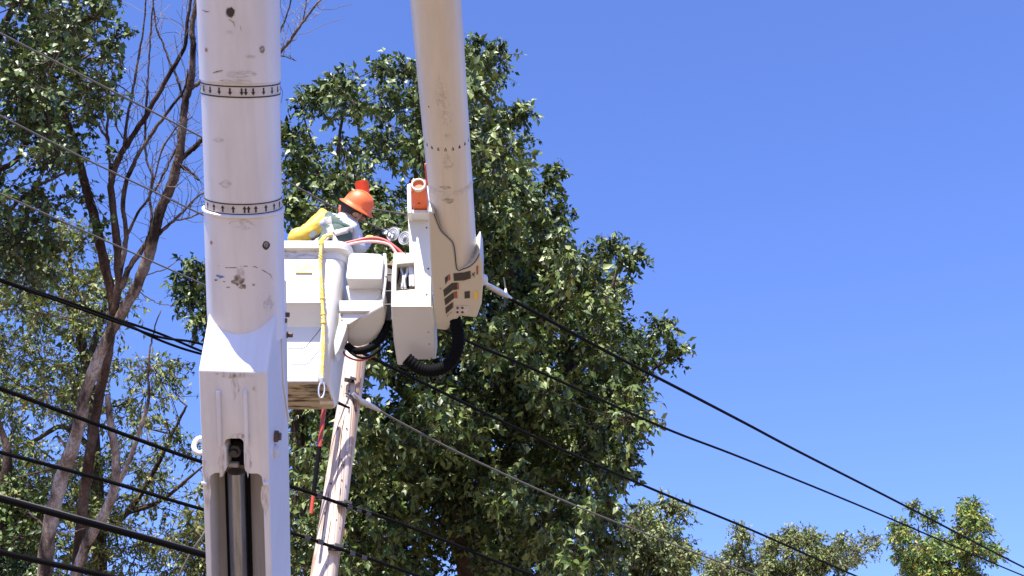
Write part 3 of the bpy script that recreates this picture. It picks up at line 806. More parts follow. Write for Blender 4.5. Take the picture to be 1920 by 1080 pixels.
MB().prism([onY(x, y, yl - 0.004) for x, y in ((554, 495), (585, 495), (585, 511), (554, 511))], Vector((0, 0.012, 0))).build('bucket_label', LFADED, bucket)
MB().tube([onY(x, y, 7.60) for x, y in ((540, 654), (566, 654), (574, 650), (592, 628), (604, 612))], 0.003, 6).build('step_cable', DARKMETAL, bucket)

# ================================================================== WORKER
W = lambda x, y, Y=7.85: onY(x, y, Y)
zf = z_bot + 0.10
hipc = Vector((BX + 0.09, 7.84, zf + 0.93))
body_v = []; body_e = []; body_r = []
def bv(p, rx, ry=None, par=None):
    body_v.append(tuple(p)); body_r.append((rx, ry or rx))
    if par is not None: body_e.append((par, len(body_v) - 1))
    return len(body_v) - 1
chest = W(634, 442, 7.88); upch = W(637, 425, 7.88)
pel = bv(hipc, 0.15, 0.125)
wst = bv(hipc.lerp(chest, 0.5), 0.155, 0.12, pel)
ch = bv(chest, 0.185, 0.13, wst)
uc_ = bv(upch, 0.165, 0.115, ch)
nk0 = W(650, 412, 7.88); nk = bv(nk0, 0.062, 0.062, uc_)
hd0 = bv(W(657, 403, 7.88), 0.075, 0.078, nk)
hd1 = bv(W(664, 392, 7.88), 0.098, 0.098, hd0)
hd2 = bv(W(671, 378, 7.88), 0.078, 0.078, hd1)
ls = bv(W(610, 419, 7.86), 0.085, 0.08, uc_)
le_p = W(555, 447, 7.80); le = bv(le_p, 0.052, 0.052, ls)
lw_p = Vector((le_p.x + 0.12, le_p.y + 0.20, le_p.z - 0.12)); lw = bv(lw_p, 0.034, 0.034, le)
rs = bv(W(661, 434, 7.90), 0.085, 0.08, uc_)
re_p = W(676, 470, 7.93); re_ = bv(re_p, 0.056, 0.056, rs)
rw_p = W(689, 452, 8.12); rw = bv(rw_p, 0.036, 0.036, re_)
for s in (-1, 1):
    hp_ = bv(hipc + Vector((s * 0.10, 0, -0.08)), 0.095, 0.095, pel)
    kn = bv(Vector((hipc.x + s * 0.11 - 0.03, 7.80, zf + 0.50)), 0.068, 0.068, hp_)
    an = bv(Vector((hipc.x + s * 0.12 - 0.05, 7.86, zf + 0.09)), 0.045, 0.045, kn)
    to = bv(Vector((hipc.x + s * 0.13 - 0.05, 7.99, zf + 0.045)), 0.042, 0.042, an)
PERSON = thing('person', 'worker in orange hard hat, yellow sleeves and dark vest bending over in the bucket', 'person', (hipc.x, hipc.y, zf))
me = bpy.data.meshes.new('body'); me.from_pydata(body_v, body_e, [])
body = bpy.data.objects.new('body', me); COL.objects.link(body)
sk = body.modifiers.new('skin', 'SKIN'); sk.use_smooth_shade = True
for i, r in enumerate(body_r):
    me.skin_vertices[0].data[i].radius = r
me.skin_vertices[0].data[0].use_root = True
ss = body.modifiers.new('sub', 'SUBSURF'); ss.levels = 3; ss.render_levels = 3
bpy.context.view_layer.update()
dg = bpy.context.evaluated_depsgraph_get()
bme = bpy.data.meshes.new_from_object(body.evaluated_get(dg))
body.modifiers.clear(); body.data = bme; bme.name = 'body'
bme.materials.clear()
from mathutils import noise as mnoise
bme.update()
_n = [v.normal.copy() for v in bme.vertices]
for v, nn_ in zip(bme.vertices, _n):
    if (v.co - Vector(body_v[hd1])).length > 0.2 and v.co.z > zf + 0.2:
        q = v.co * 11.0
        v.co += nn_ * (0.016 * (abs(mnoise.noise(Vector((q.x, q.y, q.z * 0.8)))) - 0.2) + 0.006 * mnoise.noise(q * 2.3))
bme.update()
for m in (SHIRT, TROUSER, SKIN, BOOT): bme.materials.append(m)
neck_dir = (Vector(body_v[hd1]) - nk0).normalized()
for p in bme.polygons:
    c = p.center; mi = 0
    if c.z < hipc.z + 0.04 and c.z < le_p.z - 0.3: mi = 1
    if c.z < zf + 0.16: mi = 3
    if (c - nk0).dot(neck_dir) > 0.015 and (c - Vector(body_v[hd1])).length < 0.24: mi = 2
    if (c - lw_p).length < 0.05 or (c - rw_p).length < 0.05: mi = 2
    p.material_index = mi
bme.shade_smooth()
body.parent = PERSON; body.matrix_parent_inverse = Matrix.Translation(-Vector(PERSON.location))
tree_b = BVHTree.FromPolygons([v.co for v in bme.vertices], [tuple(p.vertices) for p in bme.polygons])
def person_part(mb, name, m, smooth='all', parent=None, bevel=0):
    return mb.build(name, m, parent or PERSON, smooth=smooth, bevel=bevel)
def segd(p, a, b):
    t = max(0, min(1, (p - a).dot(b - a) / (b - a).length_squared))
    return (p - a.lerp(b, t)).length
# vest: the torso shell, lifted off the shirt
tv = []; vidx = {}; tf = []
shl, shr = Vector(body_v[ls]), Vector(body_v[rs])
nrmls = [v.normal.copy() for v in bme.vertices]
axis_t = (Vector(body_v[uc_]) - hipc).normalized()
for p in bme.polygons:
    c = p.center
    h = (c - hipc).dot(axis_t); L = (Vector(body_v[uc_]) - hipc).length
    if -0.02 < h < L - 0.055 + 0.09 * max(0.0, (nk0.x - 0.02 - c.x) / 0.12) and (c - shl).length > 0.10 and (c - shr).length > 0.105 and (c - nk0).length > 0.10 and segd(c, shl, le_p) > 0.11 and segd(c, le_p, lw_p) > 0.12 and segd(c, shr, re_p) > 0.10 and segd(c, re_p, rw_p) > 0.12:
        q = []
        for vi in p.vertices:
            if vi not in vidx:
                vidx[vi] = len(tv); tv.append(bme.vertices[vi].co + nrmls[vi] * 0.010)
            q.append(vidx[vi])
        tf.append(tuple(q))
if tf:
    vo = person_part(MB().add(tv, tf), 'vest', VEST)
    so = vo.modifiers.new('thick', 'SOLIDIFY'); so.thickness = 0.006; so.offset = 1
def ribbon_on_body(pts, w, name, m, lift=0.032):
    l, r = streak([(p.x, p.y) for p in smooth_path([Vector((x, y, 0)) for x, y in pts], 5)], w)
    def pr(x, y):
        d = ray(x, y).normalized()
        h = tree_b.ray_cast(CAM, d)
        q = h[0] if h[0] is not None else W(x, y, 7.85)
        return q - d * lift
    vs = [pr(*q) for q in l] + [pr(*q) for q in r]
    n = len(l)
    o = person_part(MB().add(vs, [(i, i + 1, n + i + 1, n + i) for i in range(n - 1)]), name, m)
    so = o.modifiers.new('thick', 'SOLIDIFY'); so.thickness = 0.005
    return o
for pts, w in (([(614, 405), (616, 418), (619, 430), (622, 440)], 13), ([(622, 439), (635, 436), (650, 432), (664, 429)], 11), ([(622, 440), (610, 446), (598, 452), (588, 458)], 11), ([(622, 440), (628, 450), (632, 458)], 9)):
    ribbon_on_body(pts, w, 'harness_strap', STRAP)
dr = W(622, 440, 7.70)
h_ = tree_b.ray_cast(CAM, ray(622, 440).normalized())
if h_[0] is not None: dr = h_[0] - ray(622, 440).normalized() * 0.035
def torus(c, n, R, r, k=20, s=1.0, up=None):
    d, a, b = frame_from(n)
    if up is not None: b = up.normalized(); a = b.cross(d).normalized()
    pts = [c + a * (R * math.cos(2 * math.pi * i / k)) + b * (R * s * math.sin(2 * math.pi * i / k)) for i in range(k + 1)]
    return MB().tube(pts, r, 8, caps=False)
person_part(torus(dr, -FV, 0.024, 0.005), 'harness_ring', SILVER)
# rubber sleeves and gloves
sh_e = Vector(body_v[ls]).lerp(le_p, 0.05)
d_ = (le_p - sh_e)
sl_pts = smooth_path([sh_e - d_ * 0.10 + Vector((0, 0, 0.035)), sh_e + d_ * 0.05 + Vector((0, 0, 0.03)), sh_e + d_ * 0.35 + Vector((0, 0, 0.015)), sh_e + d_ * 0.7, le_p, le_p.lerp(lw_p, 0.45), le_p.lerp(lw_p, 0.9)], 4)
sr = smooth_vals([0.096, 0.082, 0.074, 0.060, 0.066, 0.058, 0.05], 4)
slv = person_part(MB().tube(smooth_path(sl_pts, 2), smooth_vals(sr, 2), 30, caps=False), 'rubber_sleeve', YELLOW)
for v in slv.data.vertices:
    q = v.co * 14
    w_ = 0.35 + 0.65 * max(0.0, 1 - (v.co - le_p).length / 0.16)
    v.co += v.normal * w_ * (0.024 * (0.25 - abs(mnoise.noise(Vector((q.x * 0.8, q.y, q.z * 1.6))))) + 0.006 * mnoise.noise(q * 2.4))
so = slv.modifiers.new('thick', 'SOLIDIFY'); so.thickness = 0.005
def glove(wp, d, up, name):
    d = d.normalized(); s = d.cross(up).normalized(); n = s.cross(d)
    mb = MB()
    mb.lathe(wp - d * 0.06, d, [(0, 0.048), (0.05, 0.042), (0.07, 0.040), (0.11, 0.046), (0.15, 0.042), (0.165, 0.028)], 14, s, 0.6)
    for i, L in enumerate((0.070, 0.082, 0.076, 0.060)):
        b0 = wp + d * 0.085 + s * (0.030 - 0.020 * i)
        mb.tube([b0, b0 + d * L * 0.45 - n * 0.006, b0 + d * L * 0.75 - n * 0.025, b0 + d * L * 0.85 - n * 0.05], [0.0105, 0.010, 0.009, 0.007], 8)
    b0 = wp + d * 0.03 + s * 0.035
    mb.tube([b0, b0 + s * 0.03 + d * 0.02 - n * 0.01, b0 + s * 0.035 + d * 0.05 - n * 0.025], [0.013, 0.011, 0.008], 8)
    return person_part(mb, name, YELLOW)
glove(lw_p, lw_p - le_p, Vector((0, 0, 1)), 'rubber_glove')
glove(rw_p, rw_p - re_p, Vector((0, 0, 1)), 'rubber_glove')
# collar
person_part(MB().lathe(nk0 - neck_dir * 0.03, neck_dir, [(-0.01, 0.098), (0.01, 0.084), (0.035, 0.080), (0.038, 0.070)], 24, caps=False), 'shirt_collar', SHIRT)
# head: hair at the back, face turned away to the right, ear
hc = Vector(body_v[hd1])
face = (RV * 0.80 + FV * 0.45 - UV * 0.38).normalized()
hat_ax = (RV * 0.50 + UV * 0.86 - FV * 0.05).normalized()
mb = MB()
vs = []; fs = []
m_, k_ = 9, 18
for i in range(m_ + 1):
    th = math.pi * (0.05 + 0.62 * i / m_)
    for j in range(k_):
        ph = 2 * math.pi * j / k_
        d = hat_ax * math.cos(th) + (-face * math.cos(ph) + hat_ax.cross(face).normalized() * math.sin(ph)) * math.sin(th)
        w = 0.106 if d.dot(face) < 0.25 else 0.085
        vs.append(hc + d * w)
for i in range(m_):
    for j in range(k_):
        fs.append((i * k_ + j, i * k_ + (j + 1) % k_, (i + 1) * k_ + (j + 1) % k_, (i + 1) * k_ + j))
person_part(MB().add(vs, fs), 'hair', HAIR)
eard = (-FV * 0.85 - UV * 0.25 + RV * 0.25).normalized()
person_part(MB().lathe(hc + eard * 0.085 - UV * 0.02, eard, [(0, 0.012), (0.01, 0.026), (0.022, 0.030), (0.026, 0.022), (0.02, 0.012)], 12, None, 0.65), 'ear', SKIN)
person_part(MB().lathe(hc + face * 0.085 - hat_ax * 0.03, (face - hat_ax * 0.3).normalized(), [(0, 0.020), (0.02, 0.015), (0.036, 0.009), (0.04, 0.002)], 10), 'nose', SKIN)
for s in (-1, 1):
    sd = hat_ax.cross(face).normalized() * s
    person_part(MB().lathe(hc + face * 0.082 + sd * 0.032 + hat_ax * 0.005, face, [(0, 0.012), (0.008, 0.010), (0.012, 0.004)], 10), 'eye', HAIR)
person_part(MB().box(hc + face * 0.087 - hat_ax * 0.07, hat_ax.cross(face).normalized() * 0.024, face * 0.006, hat_ax * 0.006), 'mouth', mat('lips', (0.35, 0.13, 0.1), 0.5), parent=PERSON, bevel=0.003)
person_part(MB().tube([hc - RV * .1 + UV * 0.03, hc - RV * .105 - UV * 0.05, hc - RV * .085 - UV * 0.085], [0.02, 0.022, 0.012], 8), 'neck_shade', mat('orange_shade', (0.45, 0.09, 0.04), 0.8))
# hard hat
ho = W(668, 391.5, 7.86)
hat_s = (RV * 0.86 - UV * 0.50).normalized()
prof = [(0.0, 0.147), (0.006, 0.150), (0.010, 0.147), (0.016, 0.134), (0.026, 0.122), (0.045, 0.118), (0.08, 0.111), (0.11, 0.096), (0.135, 0.070), (0.148, 0.040), (0.153, 0.004)]
hat = person_part(MB().lathe(ho, hat_ax, prof, 36, hat_s, 0.9, caps=False), 'hard_hat', ORANGE)
so = hat.modifiers.new('thick', 'SOLIDIFY'); so.thickness = 0.003
for k in (-1, 0, 1):
    a = k * 0.35
    rid = []
    wv = hat_ax.cross(hat_s).normalized()
    for i in range(9):
        t = -1.15 + 2.3 * i / 8
        dirv = hat_s * math.sin(t) * (1) + hat_ax * math.cos(t)
        rid.append(ho + hat_ax * 0.03 + hat_s * (0.113 * math.sin(t)) + hat_ax * (0.119 * math.cos(t)) + wv * (a * 0.1))
    person_part(MB().tube(rid, 0.007, 8), 'hat_ridge', ORANGE, parent=hat)
torus(ho + hat_ax * 0.003, hat_ax, 0.1475, 0.004, 36, 0.9, hat_ax.cross(hat_s)).build('brim_edge', ORANGE, hat, smooth='all')
rc = W(679, 347.5, 7.86)  # ribbed tube separate from the hat, parented to it only for support
rax = (UV * 0.98 - RV * 0.12 + FV * 0.25).normalized()
pr = []
for i in range(9):
    pr += [(-0.045 + i * 0.0105, 0.050), (-0.045 + i * 0.0105 + 0.005, 0.055), (-0.045 + i * 0.0105 + 0.008, 0.046)]
person_part(MB().lathe(rc - rax * 0.02, rax, [(-0.045, 0.04)] + pr, 28), 'ribbed_orange_tube', mat('red_orange_plastic', (0.80, 0.085, 0.02), 0.45), parent=hat)

# lanyard: yellow rope from the harness ring, over the rim, down the bucket
rp = [dr, W(612, 446, 7.55), onY(605, 449, 7.46)]
rope_pts = smooth_path([dr, onY(611, 443, 7.62), onY(604, 450, 7.47), onY(602, 462, 7.425), onY(601, 500, 7.44), onY(604, 560, 7.455), onY(606, 600, 7.46), onY(606, 650, 7.465), onY(603, 712, 7.47)], 16)
LAN = thing('lanyard_rope', 'knotted yellow safety rope hanging down the bucket front with a steel hook', 'rope', rope_pts[-1])
for ph in range(3):
    pp = []
    for i, p in enumerate(rope_pts):
        d = (rope_pts[min(i + 1, len(rope_pts) - 1)] - rope_pts[max(i - 1, 0)])
        _, s, u = frame_from(d if d.length > 0 else Vector((0, 0, 1)))
        a = i * 0.9 + ph * 2.094
        rr = 0.0075 + 0.002 * math.sin(i * 0.35)
        pp.append(p + (s * math.cos(a) + u * math.sin(a)) * rr)
    MB().tube(pp, 0.0072, 7).build('strand', ROPE, LAN, smooth='all')
for i in (20, 34, 37, 41, 45, 80, 92, 98):
    MB().lathe(rope_pts[i], (rope_pts[i + 1] - rope_pts[i - 1]), [(-0.012, 0.010), (-0.006, 0.018), (0.006, 0.018), (0.012, 0.010)], 10).build('knot', YELLOW, LAN, smooth='all')
hk = onY(603, 731, 7.47)
torus(hk, Vector((0.25, -1, 0.1)), 0.020, 0.0065, 22, 3.0, Vector((0, 0, 1))).build('snap_hook', SILVER, LAN, smooth='all')
MB().lathe(onY(603, 715, 7.47), Vector((0, 0, 1)), [(-0.02, 0.012), (0.02, 0.016)], 10).build('hook_collar', SILVER, LAN)

# ================================================================== UTILITY POLE
pole_top = onY(694, 488, 10.35); pole_low = onY(607, 1080, 10.25)
pd = (pole_low - pole_top).normalized()
pole_base = pole_top + pd * (pole_top.z / -pd.z)
POLE = thing('utility_pole', 'leaning weathered wooden utility pole standing behind the bucket', 'utility pole', pole_base)
Lp = (pole_base - pole_top).length
pts = []; rad = []
rr = random.Random(4)
for i in range(30):
    t = i / 29
    pts.append(pole_base.lerp(pole_top, t) + Vector((rr.uniform(-.003, .003), 0, 0)))
    rad.append((0.143 - 0.043 * t) * (1 + rr.uniform(-0.012, 0.012)))
shaft = MB().tube(pts, rad, 28).build('pole_shaft', WOOD, POLE, smooth=True)
def pole_hit(px, py):
    return cyl_hit(px, py, pole_top, pd, 0.115)
WD = Vector((0.614, 0.789, 0)).normalized(); WN = Vector((WD.y, -WD.x, 0))
ca = onY(690, 532, 10.35)
aA = ca - WN * 0.25 + Vector((0, -0.08, 0)); aB = ca + WN * 1.02 + Vector((0, -0.08, 0))
MB().box((aA + aB) / 2, (aB - aA) / 2, WD * 0.045, Vector((0, 0, 0.055))).build('crossarm', ARMWOOD, POLE, bevel=0.006)
for x, y in ((660, 712), (655, 733), (640, 872), (641, 900), (618, 785), (637, 990), (650, 803)):
    p = pole_hit(x, y); n = (CAM - p).normalized()
    MB().lathe(p, n, [(-0.01, 0.007), (0.006, 0.006)], 8).build('bolt_hole', BLACKINK, shaft)
for (x, y), s in (((655, 713), 1), ((645, 945), 1.3), ((628, 1027), 1.3)):
    p = pole_hit(x, y); n = (CAM - p).normalized()
    mb = MB().box(p + n * 0.035, Vector((0.045 * s, 0.02, 0)), n * 0.022, Vector((0, 0, 0.022 * s)))
    mb.lathe(p - n * 0.01, n, [(0, 0.014), (0.10, 0.014), (0.10, 0.022), (0.12, 0.022)], 8)
    mb.box(p + n * 0.07 + Vector((0.035, 0, 0.02)), Vector((0.028 * s, 0.01, -0.008)), n * 0.015, Vector((0, 0, 0.015)))
    mb.build('cable_clamp', DARKMETAL, POLE, bevel=0.004)
hb = pole_hit(667, 752)
MB().tube(smooth_path([pole_hit(648, 738) + Vector((0, -0.01, 0)), pole_hit(660, 745) + Vector((0, -0.012, 0)), pole_hit(664, 760) + Vector((0, -0.01, 0))], 4), 0.008, 6).build('strap_band', DARKMETAL, POLE)
MB().lathe(pole_hit(645, 998), (CAM - pole_hit(645, 998)).normalized(), [(-0.01, 0.022), (0.012, 0.016)], 10, None, 1.8).build('pole_knot', mat('yellow_knot', (0.6, 0.42, 0.15), 0.8), shaft)

for i in range(26):
    rq = random.Random(300 + i)
    y = rq.uniform(700, 1075); xc = 663 - (y - 690) * 0.142; x = xc + rq.uniform(-18, 18)
    p = pole_hit(x, y); n = (CAM - p).normalized()
    MB().box(p + n * 0.001, Vector((0.0035, 0, 0)), n * 0.003, Vector((0, 0, rq.uniform(0.004, 0.03)))).build('staple', DARKMETAL, shaft)
for i in range(9):
    rq = random.Random(400 + i)
    y = rq.uniform(690, 1040); xc = 663 - (y - 690) * 0.142; x = xc + rq.uniform(-17, 17); hh = rq.uniform(20, 70)
    pts_ = [pole_hit(x + rq.uniform(-.8, .8) - 0.142 * (k * hh / 6), y + k * hh / 6) for k in range(7)]
    MB().tube([p_ + (CAM - p_).normalized() * 0.0005 for p_ in pts_], [0.0008, .003, .0035, .0025, .0035, .002, .0006], 5).build('wood_crack', CRACK, shaft)
# hot-stick / red tool hanging behind the pole
RT = thing('insulated_stick', 'red and black insulated stick hanging behind the wooden pole', 'tool', onY(583, 962, 9.9))
for y0, y1, m, r, nm in ((700, 838, mat('red_fibre', (0.42, 0.05, 0.03), 0.45), 0.020, 'red_section'), (838, 925, DARK, 0.020, 'grip'), (925, 963, mat('red_fibre', (0, 0, 0)), 0.016, 'red_section')):
    xa = 606 - (y0 - 780) * 0.125; xb = 606 - (y1 - 780) * 0.125
    MB().tube([onY(xa, y0, 9.9), onY(xb, y1, 9.9)], r, 10).build(nm, m, RT, smooth=True)

# ================================================================== WIRES
def wpt(px, py, off):
    return onplane(px, py, ca + WN * off, WN)
WIRES = [
 # points, offset from the pole across the line, radius, material, label
 ([(-40, 41), (0, 62), (190, 160), (380, 258), (528, 335), (625, 388), (690, 418), (722, 433)], 0.92, 0.0075, WIREG, 'highest thin grey wire ending at the disc insulators beside the worker'),
 ([(-40, 197), (0, 217), (150, 293), (290, 360), (385, 405), (530, 470), (690, 548)], 0.05, 0.0075, WIREG, 'second thin grey wire from the top crossing the dead limbs'),
 ([(690, 548), (880, 641), (1000, 692), (1240, 800), (1400, 862), (1640, 960), (1920, 1080), (2100, 1150)], 0.05, 0.017, WIREB, 'black overhead cable running below the topmost one on the sky side'),
 ([(-40, 344), (0, 363), (150, 430), (390, 537), (530, 598), (690, 666)], 0.14, 0.007, WIREG, 'third thin grey wire from the top crossing the forked trunks'),
 ([(680, 662), (900, 770), (1060, 846), (1230, 920), (1400, 990), (1600, 1078), (1750, 1140)], 0.14, 0.0165, WIREB, 'black cable crossing the big leafy tree above the pale strand'),
 ([(690, 757), (760, 797), (900, 868), (1100, 957), (1300, 1035), (1420, 1080), (1600, 1145)], 0.10, 0.0105, WIREG, 'pale grey strand fixed to the wooden pole below the bucket'),
 ([(-40, 713), (0, 728), (150, 784), (375, 865), (545, 912), (640, 945), (760, 985), (950, 1060), (1060, 1100)], 0.13, 0.016, WIREB, 'black cable clamped to the wooden pole at the upper of two clamps'),
 ([(-40, 838), (0, 848), (180, 896), (380, 955), (548, 1000), (620, 1024), (700, 1050), (790, 1082), (900, 1120)], 0.13, 0.0145, WIREB, 'black cable clamped to the wooden pole at the lower of two clamps'),
 ([(-40, 925), (0, 935), (150, 976), (390, 1043), (520, 1085), (600, 1110)], 0.16, 0.024, WIREB, 'thickest black cable bundle running below the others at the frame foot'),
 ([(-40, 1024), (0, 1035), (100, 1058), (200, 1080), (330, 1112)], 0.20, 0.020, WIREB, 'lowest black cable in the bottom corner beneath the bare tree'),
 ([(905, 530), (960, 562), (1060, 617), (1160, 671), (1260, 722), (1400, 795), (1500, 848), (1700, 950), (1920, 1064), (2100, 1150)], 0.92, 0.019, WIREB, 'topmost black cable running from the boom tip across the open sky'),
 ([(697, 392), (730, 397), (765, 403), (810, 412)], 1.6, 0.007, WIREG, 'short thin wire behind the orange hard hat'),
]
NEARW = 6
for pts, off, r, m, lab in WIRES:
    P = smooth_path([wpt(x, y, off) for x, y in pts], 8)
    o = MB().tube(P, r, 8).build('overhead_wire', m, smooth='all')
    tag(o, lab, 'wire', 'overhead wires')
# the bundle of three loosely twisted service cables
base_pts = [(-40, 510), (0, 525), (110, 563), (220, 601), (300, 632), (375, 655), (480, 690), (560, 722), (655, 765)]
for k in range(3):
    pp = []
    for i, (x, y) in enumerate(base_pts):
        sp = [1.5, 2, 3, 3.5, 7, 11, 9, 5, 0][i]
        pp.append(wpt(x, y + sp * math.sin(k * 2.1 + i * 1.3), 0.12 + 0.02 * k))
    o = MB().tube(smooth_path(pp, 8), 0.0105, 8).build('service_cable', WIREB, smooth='all')
    tag(o, ('upper', 'middle', 'lower')[k] + ' strand of the loose three-cable black bundle crossing the bare trunks', 'wire', 'loose bundle of service cables')
# lashed messenger on the thick bundle
for k, (x0, dy) in enumerate(((0, -6),)):
    pp = [wpt(x, y + dy, 0.16) for x, y in ((-40, 925), (0, 935), (150, 976), (390, 1043), (520, 1085), (600, 1110))]
    tag(MB().tube(smooth_path(pp, 8), 0.009, 8).build('messenger_wire', WIREG, smooth='all'), 'thin messenger wire lying on top of the thickest cable bundle', 'wire')
tag(MB().tube(smooth_path([at(330, 1090, 12), at(358, 1035, 12), at(386, 995, 12), at(420, 930, 12)], 4), 0.010, 6).build('guy_wire', WIREL, smooth='all'), 'thin pale guy wire rising steeply beside the lower boom', 'wire')
# insulator string
def disc(o, ax, s=1.0):
    return MB().lathe(o, ax, [(-0.05 * s, 0.03 * s), (-0.03 * s, 0.045 * s), (-0.012 * s, 0.05 * s), (0.0, 0.105 * s), (0.012 * s, 0.118 * s), (0.024 * s, 0.115 * s), (0.018 * s, 0.10 * s), (0.026 * s, 0.085 * s), (0.015 * s, 0.075 * s), (0.022 * s, 0.055 * s), (0.01 * s, 0.045 * s), (0.05 * s, 0.02 * s)], 28)
ia = wpt(720, 432, 0.92); ib = wpt(785, 462, 0.92); iax = (ia - ib).normalized() * 1.0
iax = (iax + Vector((0, -0.35, -0.15))).normalized()
INS = thing('insulator_string', 'two grey disc insulators on the thin wire beside the jib arm', 'insulator', wpt(752, 446, 0.92))
for (x, y) in ((738, 439), (760, 446)):
    disc(wpt(x, y, 0.92), iax, 0.60).build('insulator_disc', PORC, INS, smooth=True)
MB().tube([ia, wpt(738, 439, 0.92)], [0.016, 0.012], 8).build('wire_grip', SILVER, INS)
for (x, y) in ((722, 434), (728, 438), (733, 441)):
    MB().box(wpt(x, y + 2, 0.92), Vector((0.02, 0, -0.008)), Vector((0, 0.012, 0)), Vector((0.006, 0, 0.018))).build('clamp_bolt', SILVER, INS, bevel=0.003)
MB().tube([wpt(760, 446, 0.92), wpt(790, 464, 0.92)], 0.012, 8).build('link_rod', SILVER, INS)
# dead-end clamps
DE = thing('deadend_clamp', 'grey dead-end clamp on the topmost cable beside the boom tip', 'clamp', wpt(935, 546, 0.92))
MB().tube([wpt(900, 526, 0.92), wpt(920, 538, 0.92), wpt(940, 549, 0.92), wpt(958, 560, 0.92)], [0.018, 0.03, 0.034, 0.02], 10).build('clamp_body', SILVER, DE, smooth=True)
MB().tube(smooth_path([wpt(946, 575, .9), wpt(947, 555, .9), wpt(947, 535, .9), wpt(944, 520, .9)], 3), 0.007, 6).build('jumper', WIREG, DE)
MB().lathe(wpt(948, 548, .9), Vector((0, 0, 1)), [(-0.03, 0.03), (0.01, 0.018), (0.05, 0.008)], 10).build('cap', SILVER, DE, smooth=True)
DE2 = thing('deadend_clamp', 'grey dead-end clamp on the pale strand beside the wooden pole', 'clamp', wpt(690, 757, 0.10))
MB().tube([wpt(662, 738, .1), wpt(676, 752, .1), wpt(690, 758, .1), wpt(712, 770, .1)], [0.018, 0.03, 0.03, 0.016], 10).build('clamp_body', SILVER, DE2, smooth=True)
MB().lathe(wpt(690, 755, .1), Vector((0, 0, 1)), [(-0.02, 0.03), (0.02, 0.03), (0.045, 0.012)], 10).build('cap', PORC, DE2, smooth=True)
MB().tube([pole_hit(664, 742), wpt(664, 740, .1)], 0.014, 8).build('eye_bolt', DARKMETAL, DE2)
# white guard on the cable beside the lower boom
c_ = wpt(375, 836, 0.13)
tag(torus(c_, Vector((0.5, -1, 0)), 0.046, 0.022, 20, 1.35, Vector((0.1, 0, 1))).build('cable_guard', mat('white_plastic', (0.8, 0.8, 0.8), 0.4), smooth='all'), 'white plastic cable guard ring half hidden behind the lower boom', 'cable guard')
# small splices on the clamped cables
for i, (x, y) in enumerate(((655, 951), (672, 956), (690, 962), (600, 1016), (660, 1038), (682, 1046), (598, 929), (575, 1008))):
    MB().box(wpt(x, y, 0.13), WD * 0.03, WN * 0.015, Vector((0, 0, 0.02))).build('cable_clip', DARKMETAL, POLE, bevel=0.004)

# ================================================================== TREES
def in_poly(x, y, poly):
    c = False; j = len(poly) - 1
    for i in range(len(poly)):
        xi, yi = poly[i]; xj, yj = poly[j]
        if (yi > y) != (yj > y) and x < (xj - xi) * (y - yi) / (yj - yi) + xi: c = not c
        j = i
    return c
def norm(a):
    return a / np.maximum(np.linalg.norm(a, axis=1, keepdims=True), 1e-9)
def leaves_object(name, base, d, nr, L, Wd, tint, m, parent):
    n = len(base)
    d = norm(d); s = norm(np.cross(nr, d)); nn = np.cross(d, s)
    L = L[:, None]; Wd = Wd[:, None]
    v = np.empty((n, 5, 3), np.float32)
    v[:, 0] = base
    v[:, 1] = base + d * L * 0.42 + s * Wd * 0.5 + nn * Wd * 0.16
    v[:, 2] = base + d * L - nn * L * 0.12
    v[:, 3] = base + d * L * 0.42 - s * Wd * 0.5 + nn * Wd * 0.16
    v[:, 4] = base + d * L * 0.5
    tri = np.array([[0, 1, 4], [1, 2, 4], [2, 3, 4], [3, 0, 4]])
    idx = (np.arange(n)[:, None, None] * 5 + tri[None]).reshape(-1).astype(np.int32)
    nt = n * 4
    me = bpy.data.meshes.new(name)
    me.vertices.add(n * 5); me.vertices.foreach_set('co', v.reshape(-1))
    me.loops.add(nt * 3); me.loops.foreach_set('vertex_index', idx)
    me.polygons.add(nt); me.polygons.foreach_set('loop_start', np.arange(0, nt * 3, 3, dtype=np.int32))
    me.update(calc_edges=True)
    ca_ = me.color_attributes.new('tint', 'FLOAT_COLOR', 'POINT')
    t4 = np.ones((n, 5, 4), np.float32); t4[:, :, :3] = tint[:, None, :]
    ca_.data.foreach_set('color', t4.reshape(-1))
    me.materials.append(m)
    o = bpy.data.objects.new(name, me); COL.objects.link(o)
    o.parent = parent; o.matrix_parent_inverse = parent_world(parent).inverted()
    return o
def twig_object(name, A, B, r0, r1, m, parent):
    n = len(A)
    d = norm(B - A); ref = np.tile(np.array([[0.3, 0.2, 0.93]]), (n, 1))
    s = norm(np.cross(d, ref)); u = np.cross(d, s)
    v = np.empty((n, 6, 3), np.float32)
    for k in range(3):
        a = 2 * math.pi * k / 3
        o = s * math.cos(a) + u * math.sin(a)
        v[:, k] = A + o * r0; v[:, 3 + k] = B + o * r1
    q = np.array([[0, 1, 4, 3], [1, 2, 5, 4], [2, 0, 3, 5]])
    idx = (np.arange(n)[:, None, None] * 6 + q[None]).reshape(-1).astype(np.int32)
    me = bpy.data.meshes.new(name)
    me.vertices.add(n * 6); me.vertices.foreach_set('co', v.reshape(-1))
    me.loops.add(n * 12); me.loops.foreach_set('vertex_index', idx)
    me.polygons.add(n * 3); me.polygons.foreach_set('loop_start', np.arange(0, n * 12, 4, dtype=np.int32))
    me.update(calc_edges=True); me.materials.append(m)
    o = bpy.data.objects.new(name, me); COL.objects.link(o)
    o.parent = parent; o.matrix_parent_inverse = parent_world(parent).inverted()
    o['kind'] = 'stuff'
    return o
